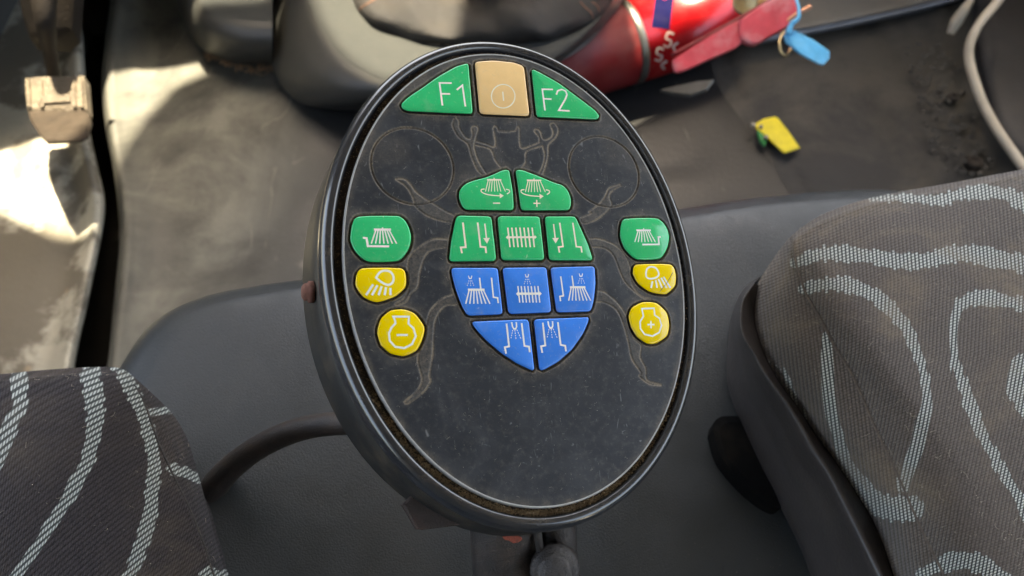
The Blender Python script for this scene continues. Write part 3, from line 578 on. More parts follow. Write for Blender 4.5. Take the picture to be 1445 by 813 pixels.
# right seat
o = empty('driver_seat', Wz([(1350, 600)], .40)[0]); tag(o, 'brown seat cushion with pale wavy stripes and plastic trim at the right', 'seat')
edge = [(1620, 205), (1520, 230), (1434, 249), (1360, 264), (1299, 274), (1250, 282), (1213, 292), (1176, 305), (1144, 320)] + [(1122, 340)] + seamR[1:]
silR = [(1620, 200), (1520, 226), (1434, 245), (1360, 260), (1299, 269), (1250, 277), (1213, 287), (1174, 300), (1138, 317), (1106, 346), (1086, 372), (1069, 402), (1062, 433), (1063, 461), (1075, 498), (1088, 524), (1105, 550), (1126, 578), (1152, 619), (1172, 645), (1192, 674), (1212, 706), (1230, 736), (1246, 775), (1260, 820), (1285, 880), (1310, 960)]
edR = resample(np.array(edge, float), 40); slR = resample(np.array(silR, float), 40)
# match by arc length only between shared corners
e1 = np.vstack([resample(np.array(edge[:10], float), 14)[:-1], resample(np.array(edge[9:], float), 26)])
s1 = np.vstack([resample(np.array(silR[:9] + [(1118, 334)], float), 14)[:-1], resample(np.array([(1118, 334)] + silR[9:], float), 26)])
zt = .555; b = Wz(e1, zt); ct = Wz([(1560, 980)], zt)[0]
def insr(f, z):
    r = b + (ct - b) * f; r = r.copy(); r[:, 2] = z; return r
low = Wz(s1, .495); low2 = low + (ct - low) * .02; low2[:, 2] = .44
mid = Wz(e1 * .5 + s1 * .5, .54)
G = loft([insr(1, .575), insr(.75, .578), insr(.5, .578), insr(.3, .576), insr(.16, .572), insr(.07, .566), insr(.02, .559), b, mid, low, low2, low2 - [0, 0, .08]], 460, 22)
G[..., 2] += height_noise(G, .0012, 35, 31)
grid_mesh('cushion', G, FABR, o, attrs=fab_attrs(G, Rst, False)); lint(G, 420, o, 42)
tube('seam', [p + [0, 0, .0003] for p in smooth(b[13:], 90)], .0009, SEAM, o, 6, k=1)
inn_ = silR[11:]; hl = [(1064, 400), (1046, 425), (1043, 460), (1050, 480), (1063, 498), (1075, 520), (1092, 545), (1112, 570), (1135, 608), (1152, 640), (1170, 664), (1190, 702), (1208, 738), (1226, 775), (1246, 815), (1272, 870), (1300, 950)]
out_ = [(1072, 391), (1052, 405), (1040, 422), (1031, 448), (1027, 481), (1025, 515), (1026, 545), (1040, 583), (1056, 620), (1072, 655), (1090, 690), (1106, 723), (1120, 751), (1133, 778), (1146, 815), (1175, 880), (1210, 960)]
i_ = resample(np.array(inn_, float), 24); h_ = resample(np.array(hl, float), 24); o_ = resample(np.array(out_, float), 24)
sh = np.array([9, 3.0])
G = loft([Wz(i_ + sh * 1.5, .44), Wz(i_ + sh * .7, .492), Wz(i_ + sh * .1, .500), Wz(i_ * .5 + h_ * .5, .508), Wz(h_ * .95 + i_ * .05, .511), Wz(h_ * .88 + o_ * .12, .506), Wz(h_ * .65 + o_ * .35, .485), Wz(o_ * .6 + h_ * .4, .465), Wz(o_, .425), Wz(o_ + [6, 0], .36)], 160, 8)
grid_mesh('side_trim', G, TRIM, o)
keep_local(o)
# rubber mount under the seat
q = Wz([(1052, 640)], .405)[0]; ax_ = np.array([.12, -.05, 1])
o = empty('seat_mount', q); tag(o, 'black round rubber mount with rust at its foot beside the right seat trim', 'mount')
q2 = Dp(1066, 628, .60)
prism('rubber_body', outline([(1007, 604), (1011, 591), (1028, 585), (1062, 596), (1112, 680), (1108, 712), (1088, 710), (1052, 682), (1019, 642)], .428, k=4), .035, simple('matt_black_rubber', (.004, .004, .004), 1.0, dust=.05, nscale=80, bump=.0003, spec=.1), o, bevel=.003)
RSTD = simple('dark_rust', (.06, .03, .02), .9, dust=.5, nscale=300, dustcol=(.11, .06, .04), bump=.001, var=.6)
for dx, dy, r in ((1017, 640, .003), (1022, 652, .004), (1030, 664, .003), (1042, 676, .0035), (1060, 692, .003), (1078, 704, .004)):
    p = Wz([(dx, dy)], .406)[0]; lathe('rust_flake', p, (.1, .2, 1), [(r * 1.5, -.004), (r * 1.3, 0), (r * .6, .0006), (r * .1, .0008)], RSTD, o, 7)
keep_local(o)

# ------------------------------------------------------------------ control panel
PR = np.array([[0.9437, -0.1134, 0.3107], [0.0229, 0.9595, 0.2809], [-0.33, -0.258, 0.9081]]); PT = np.array([.00653478, .01336735, -.4076909])
u_, s_, v_ = np.linalg.svd(PR); PR = u_ @ v_
CB = np.stack([RX, UP, -FW], 1); WR = CB @ PR; WT = CAM + CB @ PT
M4 = Matrix([[*WR[i], WT[i]] for i in range(3)] + [[0, 0, 0, 1]])
def PL(pts, h=0.0):
    """sight line met with the panel plane raised by h: local panel coordinates"""
    p = np.array(pts, float); d = np.stack([(p[:, 0] - W0 / 2) / FPX, -(p[:, 1] - H0 / 2) / FPX, -np.ones(len(p))], 1)
    n = PR[:, 2]; k = (PT @ n + h) / (d @ n); return (d * k[:, None] - PT) @ PR[:, :2]
Z = {1: (420, 40, 3.127), 2: (700, 40, 3.127), 3: (420, 280, 3.127), 4: (700, 280, 3.127), 5: (420, 520, 2.773), 6: (700, 520, 2.773), 7: (600, 220, 5.08), 8: (620, 360, 4.517)}
def z(k, *pts): ox, oy, s = Z[k]; return [(ox + x / s, oy + y / s) for x, y in pts]
panel = empty('control_panel', mat=M4); tag(panel, 'oval black control panel with green, blue and yellow symbol buttons', 'control panel')
EA, EB = .0941, .130
# check of the outline: half height from the traced plate edge
pe = PL([(736, 714.7), (772, 716.5), (700, 705.7)]); EB = .125
def ell(n): t = np.linspace(0, 2 * math.pi, n, endpoint=False); return t, np.stack([EA * np.cos(t), EB * np.sin(t)], 1), (lambda N: N / np.linalg.norm(N, axis=1)[:, None])(np.stack([EB * np.cos(t), EA * np.sin(t)], 1))
def ring(name, prof, mat, n=256, jitter=0.0):
    t, P, N = ell(n); G = []
    for pr in prof:
        r, h = pr(t) if callable(pr) else (np.full(n, pr[0]), np.full(n, pr[1]))
        G.append(np.column_stack([P + N * r[:, None], h]))
    G = np.array(G)
    if jitter: G += rng.normal(0, jitter, G.shape)
    G = G[:, ::-1]
    return grid_mesh(name, G, mat, panel, closed_u=True)

BT = .0013
BTN = {}
def btn(key, mat, pts, label): BTN[key] = (mat, PL(pts, BT), label)
btn('F1', GREEN, z(1, (755, 150), (700, 165), (620, 210), (550, 260), (490, 300), (458, 330), (460, 350), (485, 362), (775, 375)), 'green button marked F1')
btn('PW', ORANGE, z(1, (783, 145), (860, 139)) + z(2, (0, 140), (80, 148), (125, 165), (150, 385)) + z(1, (805, 375)), 'pale orange power button')
btn('F2', GREEN, z(2, (158, 175), (200, 195), (280, 240), (380, 315), (440, 360), (460, 385), (450, 400), (180, 388)), 'green button marked F2')
btn('G1L', GREEN, z(7, (605, 95), (560, 97), (500, 125), (440, 150), (350, 172), (290, 195), (250, 240), (243, 290), (262, 350), (290, 382), (640, 387), (632, 250)), 'green brush speed minus button')
btn('G1R', GREEN, z(7, (650, 95), (700, 98), (760, 120), (850, 155), (930, 190), (990, 205), (1030, 250), (1050, 310), (1050, 350), (1035, 387), (690, 387), (672, 250)), 'green brush speed plus button')
btn('G2L', GREEN, z(7, (230, 423), (478, 430), (514, 750), (173, 754), (190, 600), (215, 480)), 'green left arm lowering button')
btn('G2M', GREEN, z(7, (520, 428), (824, 430), (860, 745), (550, 745)), 'green roller brush button')
btn('G2R', GREEN, z(7, (860, 430), (1080, 430), (1130, 540), (1175, 640), (1208, 747), (892, 745)), 'green right arm lowering button')
btn('B3L', BLUE, z(8, (76, 78), (375, 78), (408, 376), (180, 384), (140, 310), (105, 210), (85, 130)), 'blue left brush water spray button')
btn('B3M', BLUE, z(8, (404, 78), (686, 74), (718, 364), (444, 374)), 'blue roller water spray button')
btn('B3R', BLUE, z(8, (710, 76), (994, 68), (1000, 180), (988, 290), (970, 358), (750, 364)), 'blue right brush water spray button')
btn('B4L', BLUE, z(8, (203, 422), (572, 406), (610, 734), (590, 732), (500, 690), (400, 625), (300, 540), (240, 475)), 'blue lower left nozzle button')
btn('B4R', BLUE, z(8, (604, 406), (958, 393), (955, 420), (920, 500), (850, 600), (760, 680), (665, 732), (640, 730)), 'blue lower right nozzle button')
btn('SL1', GREEN, z(3, (265, 78), (450, 76), (490, 120), (503, 172), (490, 225), (445, 274), (310, 277), (255, 232), (233, 180), (240, 120)), 'green left side brush button')
btn('SL2', YELLOW, z(3, (285, 306), (460, 306), (480, 345), (476, 392), (430, 432), (350, 457), (290, 432), (256, 382), (260, 338)), 'yellow left work lamp button')
btn('SL3', YELLOW, z(3, (352, 590), (368, 530), (410, 493), (470, 488), (520, 508), (562, 568), (552, 620), (527, 670), (470, 695), (410, 682), (368, 646)), 'yellow engine speed minus button')
btn('SR1', GREEN, z(4, (570, 88), (715, 86), (757, 130), (767, 175), (757, 222), (725, 265), (620, 267), (568, 217), (550, 165), (553, 120)), 'green right side brush button')
btn('SR2', YELLOW, z(4, (620, 290), (775, 290), (797, 340), (792, 387), (750, 422), (680, 410), (628, 372), (606, 330)), 'yellow right work lamp button, scratched')
btn('SR3', YELLOW, z(4, (588, 520), (603, 480), (650, 456), (710, 460), (757, 505), (767, 560), (757, 607), (710, 638), (670, 640), (623, 607), (598, 565)), 'yellow engine speed plus button')
def rounded(P, r=.0016, k=4):
    out = []; n = len(P)
    for i in range(n):
        a, b_, c = P[i - 1], P[i], P[(i + 1) % n]; u = a - b_; v = c - b_; lu, lv = np.linalg.norm(u), np.linalg.norm(v); q = min(r, .45 * lu, .45 * lv)
        s, e_ = b_ + u / lu * q, b_ + v / lv * q
        for t in np.linspace(0, 1, k): out.append((1 - t) ** 2 * s + 2 * t * (1 - t) * b_ + t * t * e_)
    return np.array(out)
def poly_area(P): x, y = P[:, 0], P[:, 1]; return .5 * (x @ np.roll(y, -1) - y @ np.roll(x, -1))
def inset(P, d):
    T = np.roll(P, -1, 0) - np.roll(P, 1, 0); T /= np.linalg.norm(T, axis=1)[:, None] + 1e-12; return P + np.stack([-T[:, 1], T[:, 0]], 1) * d

POLY = {}
for k, (m, P, lab) in BTN.items():
    if poly_area(P) < 0: P = P[::-1]
    Q = rounded(P, .0020 if k[0] in 'GB' or k == 'PW' else .0016)
    if k[0] == 'S': Q = resample(catmull(np.vstack([P, P[:1]]), 6), 49)[:-1] * .55 + resample(np.vstack([P, P[:1]]), 49)[:-1] * .45
    POLY[k] = resample(np.vstack([Q, Q[:1]]), 73)[:-1]
# face plate as a fine relief: moats round the buttons, engraved circles and beetle outline
stp = .00036
xs = np.arange(-EA - stp, EA + 2 * stp, stp); ys = np.arange(-EB - stp, EB + 2 * stp, stp); X, Y = np.meshgrid(xs, ys)
D1 = np.full(X.shape, .02); IN = np.zeros(X.shape, bool); D2 = np.full(X.shape, .02)
def raster(D, P, closed, pad=.006):
    Q = np.vstack([P, P[:1]]) if closed else P
    for a, b_ in zip(Q[:-1], Q[1:]):
        i0 = max(0, int((min(a[0], b_[0]) - pad - xs[0]) / stp)); i1 = int((max(a[0], b_[0]) + pad - xs[0]) / stp) + 2
        j0 = max(0, int((min(a[1], b_[1]) - pad - ys[0]) / stp)); j1 = int((max(a[1], b_[1]) + pad - ys[0]) / stp) + 2
        s = (slice(j0, j1), slice(i0, i1)); q = np.stack([X[s], Y[s]], -1)
        if q.size: D[s] = np.minimum(D[s], seg_dist(q, a, b_)[0])
for P in POLY.values():
    raster(D1, P[::2], True); Q = P[::2]; inside = np.zeros(X.shape, bool)
    for a, b_ in zip(Q, np.roll(Q, -1, 0)):
        c = ((a[1] > Y) != (b_[1] > Y)) & (X < (b_[0] - a[0]) * (Y - a[1]) / (b_[1] - a[1] + 1e-15) + a[0]); inside ^= c
    IN |= inside
def sstep(x, a, b_): t = np.clip((x - a) / (b_ - a), 0, 1); return t * t * (3 - 2 * t)
circ = np.linspace(0, 2 * math.pi, 72, endpoint=False)
D3 = np.full(X.shape, .02)
for cx in (-.0555, .0555): raster(D3, np.stack([cx + .0219 * np.cos(circ), .0543 + .0219 * np.sin(circ)], 1), True)
LINES = [z(1, (435, 665), (470, 665), (500, 690), (520, 720), (560, 750), (600, 775), (650, 805)) + z(3, (690, 75)),
 z(1, (435, 668), (480, 700), (510, 750)) + z(3, (520, 35), (570, 75), (620, 95), (680, 108)),
 z(3, (660, 180), (600, 180), (550, 205), (500, 250), (485, 300), (490, 390), (470, 440), (430, 465), (440, 472)),
 z(3, (660, 215), (600, 225), (565, 250), (540, 320), (530, 390), (500, 420), (480, 455), (440, 472)),
 z(3, (685, 425), (640, 440), (590, 490), (572, 540), (560, 600), (530, 700), (540, 760)) + z(5, (487, 50), (460, 95), (418, 130)),
 z(3, (700, 470), (650, 475), (610, 530), (600, 600), (595, 700), (580, 780)) + z(5, (520, 50), (490, 95), (430, 137), (418, 130)),
 z(2, (548, 688), (500, 705), (480, 745), (450, 780), (410, 810)) + z(4, (420, 65), (375, 85)),
 z(2, (552, 695), (515, 715), (500, 745), (510, 780)) + z(4, (480, 65), (440, 95), (400, 110), (380, 108)),
 z(4, (415, 178), (460, 180), (530, 210), (575, 260), (595, 320), (600, 380), (640, 430), (680, 440)),
 z(4, (425, 215), (480, 220), (520, 255), (545, 320), (570, 370), (610, 410), (650, 440), (680, 445)),
 z(4, (445, 408), (480, 415), (530, 455), (570, 510), (590, 570), (610, 620), (640, 650), (635, 700), (660, 750)) + z(6, (590, 45), (645, 63)),
 z(4, (440, 455), (480, 460), (530, 490), (560, 550), (585, 640), (600, 710), (640, 770)) + z(6, (560, 30), (600, 60), (645, 66)),
 z(1, (690, 400), (683, 430), (710, 480), (750, 510), (765, 560), (790, 620), (812, 645)),
 z(1, (700, 395), (712, 410), (714, 440), (740, 480), (762, 488), (772, 470), (768, 440), (785, 431), (797, 445), (785, 490), (780, 530), (800, 590), (832, 640)),
 z(1, (862, 445), (872, 430), (884, 445), (888, 455), (938, 458)) + z(2, (10, 452), (82, 454), (92, 437), (103, 442), (108, 525), (150, 520), (190, 503)),
 z(1, (864, 440), (872, 520), (830, 510), (787, 498)), z(1, (787, 515), (850, 533), (870, 580), (900, 618)),
 z(2, (200, 520), (135, 543), (130, 590), (108, 620)),
 z(2, (205, 520), (215, 560), (205, 610), (188, 642)), z(2, (190, 503), (190, 480), (170, 455), (178, 445), (195, 455), (208, 490), (240, 485), (252, 460), (240, 425), (256, 417), (275, 445), (265, 480), (232, 515), (230, 560), (215, 620), (203, 650))]
for L_ in LINES: raster(D2, catmull(PL(L_), 3), False)
nz = rng.random((60, 45)); 
def vnoise(f, seed):
    r = np.random.default_rng(seed); g = r.random((int(.27 / f) + 3, int(.2 / f) + 3)); a = (X + .1) / f; b_ = (Y + .135) / f; i = np.clip(a.astype(int), 0, g.shape[1] - 2); j = np.clip(b_.astype(int), 0, g.shape[0] - 2); fx = a - i; fy = b_ - j; fx = fx * fx * (3 - 2 * fx); fy = fy * fy * (3 - 2 * fy)
    return (g[j, i] * (1 - fx) + g[j, i + 1] * fx) * (1 - fy) + (g[j + 1, i] * (1 - fx) + g[j + 1, i + 1] * fx) * fy
n1 = vnoise(.004, 1); n2 = vnoise(.0012, 2); n3 = vnoise(.018, 3)
mo = np.where(IN, 1.0, 1 - sstep(D1, .0008, .0013)); gr = 1 - sstep(D3, .0003, .0006); lg = 1 - sstep(D2, .00030, .00065)
H = -.0014 * mo - .0007 * gr - .00022 * lg
Hr = .00018 * (1 - sstep(np.abs(D1 - .0018), 0, .0006)) * ~IN; H += Hr
dirt = .95 * (1 - sstep(D1, .0009, .0024)) * (.45 + .8 * n2) * (.5 + .6 * n1) + .30 * (1 - sstep(D1, .0015, .0075)) * n1 * (.5 + n2)
dirt = np.maximum(dirt, (1 - sstep(D3, .0005, .0013)) * (.25 + .8 * n1) * (.5 + .7 * n2)); dirt = np.maximum(dirt, .85 * (1 - sstep(D2, .0003, .0008)) * (.35 + .9 * n1)); dirt = np.maximum(dirt, .10 * (D2 < .0016) * n1)
ee = np.hypot(X / EA, Y / EB); dirt = np.maximum(dirt, .35 * sstep(ee, .955, 1.0) * n1)
inl = np.zeros(X.shape, bool)
for a_, b2 in ((0, 1), (2, 3), (4, 5), (6, 7), (8, 9), (10, 11), (12, 13)):
    Q = np.vstack([catmull(PL(LINES[a_]), 3), catmull(PL(LINES[b2]), 3)[::-1]]); ii = np.zeros(X.shape, bool)
    for a, b_ in zip(Q, np.roll(Q, -1, 0)): ii ^= ((a[1] > Y) != (b_[1] > Y)) & (X < (b_[0] - a[0]) * (Y - a[1]) / (b_[1] - a[1] + 1e-15) + a[0])
    inl |= ii
dirt = np.maximum(dirt, .24 * inl * (.4 + n2)); H += .00012 * inl * (1 - lg)
dirt += .14 * sstep(n3, .5, .9) * sstep(Y, -.04, .10)
deep = np.clip(np.where(IN, 1, 1 - sstep(D1, .0005, .0013)) + .8 * (1 - sstep(D3, .0001, .0005)), 0, 1)
mask = ee < 1.0
grid_mesh('face_plate', np.stack([X, Y, H], -1), PLATE, panel, attrs={'dirt': dirt, 'deep': deep}, mask=mask)
ring('plate_edge', [(-.0006, -.0003), (-.0005, .0001), (-.0001, .00018), (.0003, .0000), (.0005, -.0006), (.0005, -.0040)], EDGE)
def dep(t):
    # the housing is deepest on its left flank and runs out towards the lower right
    return .013 + .021 * (np.clip((1 - np.cos(t - math.radians(168))) / 2, 0, 1) * -1 + 1) ** 1.1
def wl(t): return ((1 + np.cos(t - math.radians(190))) / 2) ** 1.6
ring('gutter', [(.0004, -.0036), (.0015, -.0050), (.0030, -.0054), (.0048, -.0050), (.0056, -.0030)], GRIT, 520, .00040)
ring('rim', [(.0040, -.0048), (.0045, -.0022), (.0054, -.0010), (.0070, -.0006), (.0090, -.0014), (.0104, -.0034), (.0114, -.0062), (.0118, -.0092), (.0116, -.0112), (.0108, -.0120), (.0100, -.0121)], RIMM, 300)
ring('housing', [(.0100, -.0117), (.0106, -.0124), (.0112, -.0130), lambda t: (.0113 + .0028 * wl(t), -.0135 - dep(t) * .5), lambda t: (.0106 + .0060 * wl(t), -.0135 - dep(t)), lambda t: (.0085 + .0060 * wl(t), -.0155 - dep(t)), lambda t: (np.full_like(t, -.03), -.030 - dep(t) * .6), lambda t: (np.full_like(t, -.085), -.034 - dep(t) * .4)], WALLM, 256)
# crumbs in the gutter
V = []; F = []
oct_ = np.array([(1, 0, 0), (-1, 0, 0), (0, 1, 0), (0, -1, 0), (0, 0, 1), (0, 0, -1)], float); of = [(0, 2, 4), (2, 1, 4), (1, 3, 4), (3, 0, 4), (2, 0, 5), (1, 2, 5), (3, 1, 5), (0, 3, 5)]
for k in range(6500):
    t = rng.uniform(0, 2 * math.pi) if rng.random() < .45 else rng.normal(-1.75, .55)
    p = np.array([EA * math.cos(t), EB * math.sin(t)]); n_ = np.array([EB * math.cos(t), EA * math.sin(t)]); n_ /= np.linalg.norm(n_)
    r = abs(rng.normal(.0026, .0011)); s = rng.uniform(.00014, .00040) * (2.1 if rng.random() < .07 else 1) * (1.15 if math.sin(t) < -.5 else .8); c = np.array([*(p + n_ * np.clip(r, .0008, .0043)), -.0050 + s * .6 + rng.random() ** 3 * .0010])
    b_ = len(V); V += list(c + oct_ * s * rng.uniform(.5, 1.3, (6, 3))); F += [tuple(b_ + i for i in f) for f in of]
for P in POLY.values():
    Q = inset(P, -.00085)
    for k in range(90):
        i = rng.integers(0, len(Q)); f = rng.random(); p = Q[i] * f + Q[(i + 1) % len(Q)] * (1 - f) + rng.normal(0, .00022, 2); s = rng.uniform(.00007, .00020); b_ = len(V)
        c = np.array([*p, -.0007 + s]); V += list(c + oct_ * s * rng.uniform(.5, 1.4, (6, 3))); F += [tuple(b_ + i2_ for i2_ in f_) for f_ in of]
tag(link_mesh('dirt_crumbs', V, F, CRUMB, panel, smooth_=False), kind='stuff')
# lint and grit on the face
V = []; F = []
for k in range(650):
    a = rng.uniform(0, 6.28); rr = math.sqrt(rng.random()) * .97; c = np.array([EA * rr * math.cos(a), EB * rr * math.sin(a)])
    i = int((c[0] - xs[0]) / stp); j = int((c[1] - ys[0]) / stp)
    if D1[j, i] < .0006 and not IN[j, i]: continue
    h = BT + .00005 if IN[j, i] else .0000; b_ = len(V)
    if IN[j, i] and rng.random() < .75: continue
    if rng.random() < .3 and not IN[j, i]:
        n_ = 5; q = rng.uniform(0, 6.28); cur = c.copy(); L_ = rng.uniform(.0002, .0006); w = .000035; k2 = rng.uniform(-.7, .7)
        for s in range(n_):
            d = np.array([math.cos(q), math.sin(q)]); nn = np.array([-d[1], d[0]]) * w; V += [(*(cur - nn), h + .00006), (*(cur + nn), h + .00006), (*cur, h + .00016)]; cur = cur + d * L_; q += k2
        F += [(b_ + 3 * s + x, b_ + 3 * s + (x + 1) % 3, b_ + 3 * s + 3 + (x + 1) % 3, b_ + 3 * s + 3 + x) for s in range(n_ - 1) for x in range(3)]
    else:
        s = rng.uniform(.00006, .00017); V += list(np.array([*c, h + s * .4]) + oct_ * s * rng.uniform(.5, 1.4, (6, 3))); F += [tuple(b_ + x for x in f) for f in of]
tag(link_mesh('dust_specks', V, F, simple('pale_dust', (.42, .38, .31), .9, dust=.3, nscale=900, bump=0, var=.4), panel, smooth_=False), kind='stuff')

def ribbon(V, F, P, w, h, closed=False):
    P = np.asarray(P, float); n = len(P); b_ = len(V)
    for i in range(n):
        if closed: t1 = P[i] - P[i - 1]; t2 = P[(i + 1) % n] - P[i]
        else: t1 = P[i] - P[i - 1] if i else P[1] - P[0]; t2 = P[i + 1] - P[i] if i < n - 1 else t1
        t1 = t1 / np.linalg.norm(t1); t2 = t2 / np.linalg.norm(t2); n1_ = np.array([-t1[1], t1[0]]); n2_ = np.array([-t2[1], t2[0]]); m_ = n1_ + n2_; m_ /= np.linalg.norm(m_) + 1e-9; m_ = m_ * w / 2 / max(.45, m_ @ n1_)
        V += [(*(P[i] + m_), h), (*(P[i] - m_), h)]
    for i in range(n if closed else n - 1):
        j = (i + 1) % n; F.append((b_ + 2 * i, b_ + 2 * i + 1, b_ + 2 * j + 1, b_ + 2 * j))
PXM = .000385                     # panel metres per photograph pixel
ICON = {k: [] for k in BTN}
def S_(key, zone, w, pts, closed=False, sm=0): ICON[key].append((z(zone, *pts), w / Z[zone][2], closed, sm))
def FILL(key, zone, pts): ICON[key].append((z(zone, *pts), None, True, 0))
S_('F1', 1, 8, ((680, 242), (626, 241), (639, 341))); S_('F1', 1, 8, ((633, 289), (673, 290))); S_('F1', 1, 8, ((702, 272), (727, 252), (740, 345)))
S_('PW', 1, 5, [(907 + 52 * math.cos(a), 300 + 52 * math.sin(a)) for a in np.linspace(0, 6.283, 28, endpoint=False)], True); S_('PW', 1, 6, ((905, 280), (909, 320)))
S_('F2', 2, 8, ((251, 270), (204, 269), (216, 363))); S_('F2', 2, 8, ((209, 311), (245, 313))); S_('F2', 2, 8, ((266, 293), (272, 276), (290, 270), (307, 277), (313, 293), (306, 312), (277, 362), (325, 365)), sm=0)
for key, dx, dy in (('G1L', 0, 0), ('G1R', 286, 4)):
    S_(key, 7, 12, ((443 + dx, 172 + dy), (546 + dx, 172 + dy))); S_(key, 7, 8, ((494 + dx, 158 + dy), (494 + dx, 170 + dy)))
    for a, b_ in ((452, 432), (466, 453), (480, 474), (495, 498), (509, 520), (523, 542), (538, 575)): S_(key, 7, 6.5, ((a + dx, 176 + dy), (b_ + dx, 256 + dy)))
    S_(key, 7, 8, [(x + dx, y + dy) for x, y in ((425, 238), (404, 242), (402, 256), (425, 271), (470, 282), (536, 287))], sm=4)
    FILL(key, 7, [(x + dx, y + dy) for x, y in ((533, 268), (563, 286), (535, 305))]); S_(key, 7, 8, [(x + dx, y + dy) for x, y in ((578, 240), (600, 245), (604, 260), (586, 274))], sm=4)
S_('G1L', 7, 9, ((486, 340), (537, 340))); S_('G1R', 7, 9, ((776, 341), (826, 341))); S_('G1R', 7, 9, ((799, 316), (801, 367)))
S_('G2L', 7, 13, ((270, 478), (291, 655), (255, 657), (264, 698))); S_('G2L', 7, 13, ((376, 478), (396, 652), (432, 655), (437, 697))); S_('G2L', 7, 10, ((427, 486), (440, 600))); FILL('G2L', 7, ((415, 590), (463, 588), (443, 630)))
S_('G2M', 7, 14, ((590, 584), (786, 583))); FILL('G2M', 7, ((592, 570), (578, 585), (592, 600))); FILL('G2M', 7, ((784, 568), (799, 583), (784, 598)))
for i in range(7): S_('G2M', 7, 11, ((592 + i * 29, 515), (608 + i * 29, 655)))
S_('G2R', 7, 10, ((920, 489), (933, 600))); FILL('G2R', 7, ((911, 590), (958, 588), (935, 628))); S_('G2R', 7, 12, ((964, 480), (988, 650), (955, 654), (963, 694))); S_('G2R', 7, 12, ((1058, 480), (1083, 651), (1118, 654), (1123, 693)))
def spray(key, zone, x, y, s=1.0, w=6, wide=1.0):
    S_(key, zone, w, ((x - 11 * s, y - 10 * s), (x - 5 * s, y + 8 * s), (x + 6 * s, y + 8 * s), (x + 11 * s, y - 10 * s)))
    for q, (dx, a) in enumerate(((-5, -18), (2, 2), (8, 22))):
        for k in range(3): t0 = .1 + k * .32; S_(key, zone, w * .6, ((x + dx * s + a * s * wide * t0 * .8, y + (16 + 42 * t0) * s), (x + dx * s + a * s * wide * (t0 + .17) * .8, y + (16 + 42 * (t0 + .17)) * s)))
def brush(key, zone, x0, x1, y, bl, br, yb, w): 
    S_(key, zone, w * 1.7, ((x0, y), (x1, y)))
    for i in range(7): t = i / 6; S_(key, zone, w, ((x0 + 8 + (x1 - x0 - 16) * t, y + 3), (bl + (br - bl) * t, yb)))
spray('B3L', 8, 196, 142); brush('B3L', 8, 182, 288, 221, 168, 322, 311, 8); S_('B3L', 8, 9, ((256, 145), (264, 216))); S_('B3L', 8, 9, ((332, 145), (344, 269), (371, 273), (375, 306)))
spray('B3M', 8, 558, 132); S_('B3M', 8, 15, ((500, 247), (640, 246))); FILL('B3M', 8, ((502, 232), (488, 247), (502, 262))); FILL('B3M', 8, ((638, 231), (652, 246), (638, 261)))
for i in range(7): S_('B3M', 8, 8, ((500 + i * 21.3, 198), (512 + i * 21.3, 303)))
spray('B3R', 8, 902, 128); brush('B3R', 8, 832, 930, 205, 824, 964, 290, 8); S_('B3R', 8, 9, ((845, 132), (854, 200))); S_('B3R', 8, 9, ((773, 136), (790, 260), (768, 264), (772, 294)))
for key, dx, dy in (('B4L', 0, 0), ('B4R', 231, -6)):
    S_(key, 8, 9, [(x + dx, y + dy) for x, y in ((461, 428), (466, 456), (475, 471), (486, 471), (492, 456), (490, 428))])
    for x0, y0, x1, y1 in ((468, 478, 456, 532), (481, 478, 488, 536), (494, 476, 520, 534)):
        for k in range(4): t = k * .27; S_(key, 8, 4.5, ((x0 + (x1 - x0) * t + dx, y0 + (y1 - y0) * t + dy), (x0 + (x1 - x0) * (t + .16) + dx, y0 + (y1 - y0) * (t + .16) + dy)))
    S_(key, 8, 11, [(x + dx, y + dy) for x, y in ((428, 437), (444, 582), (417, 588), (425, 629))]); S_(key, 8, 11, [(x + dx, y + dy) for x, y in ((524, 434), (542, 579), (571, 584), (576, 620))])
brush('SL1', 3, 337, 412, 138, 325, 437, 200, 5.5); S_('SL1', 3, 6, ((375, 129), (375, 137))); S_('SL1', 3, 9, ((288, 174), (304, 176), (310, 211), (404, 212)))
brush('SR1', 4, 619, 683, 141, 612, 703, 193, 5); S_('SR1', 4, 5, ((651, 132), (651, 140))); S_('SR1', 4, 8, ((645, 204), (719, 203), (716, 171), (726, 170)))
S_('SL2', 3, 9, ((346, 350), (362, 327), (385, 319), (410, 325), (423, 348), (418, 372), (398, 382), (370, 370)), True, 3)
for a, b_ in ((333, 302), (352, 328), (371, 357), (390, 384), (409, 410)): S_('SL2', 3, 9, ((a, 380 + (a - 333) * .2), (b_, 427)))
S_('SR2', 4, 8, ((661, 332), (667, 310), (685, 302), (707, 310), (718, 335), (705, 350), (680, 355), (664, 347)), True, 3)
for a, b_ in ((690, 684), (704, 710), (716, 732), (728, 752), (739, 769)): S_('SR2', 4, 8, ((a, 366 - (a - 690) * .4), (b_, 395)))
S_('SL3', 3, 8, ((422, 522), (491, 522), (489, 553), (511, 573), (521, 608), (505, 643), (470, 661), (430, 655), (406, 628), (403, 595), (414, 570), (431, 552), (430, 540)), True); S_('SL3', 3, 8, ((437, 603), (486, 603)))
S_('SR3', 4, 7, ((643, 487), (697, 485), (700, 515), (721, 530), (730, 560), (720, 592), (690, 608), (655, 600), (637, 575), (635, 545), (650, 520), (647, 505)), True); S_('SR3', 4, 7, ((668, 557), (699, 557))); S_('SR3', 4, 7, ((683, 541), (684, 573)))
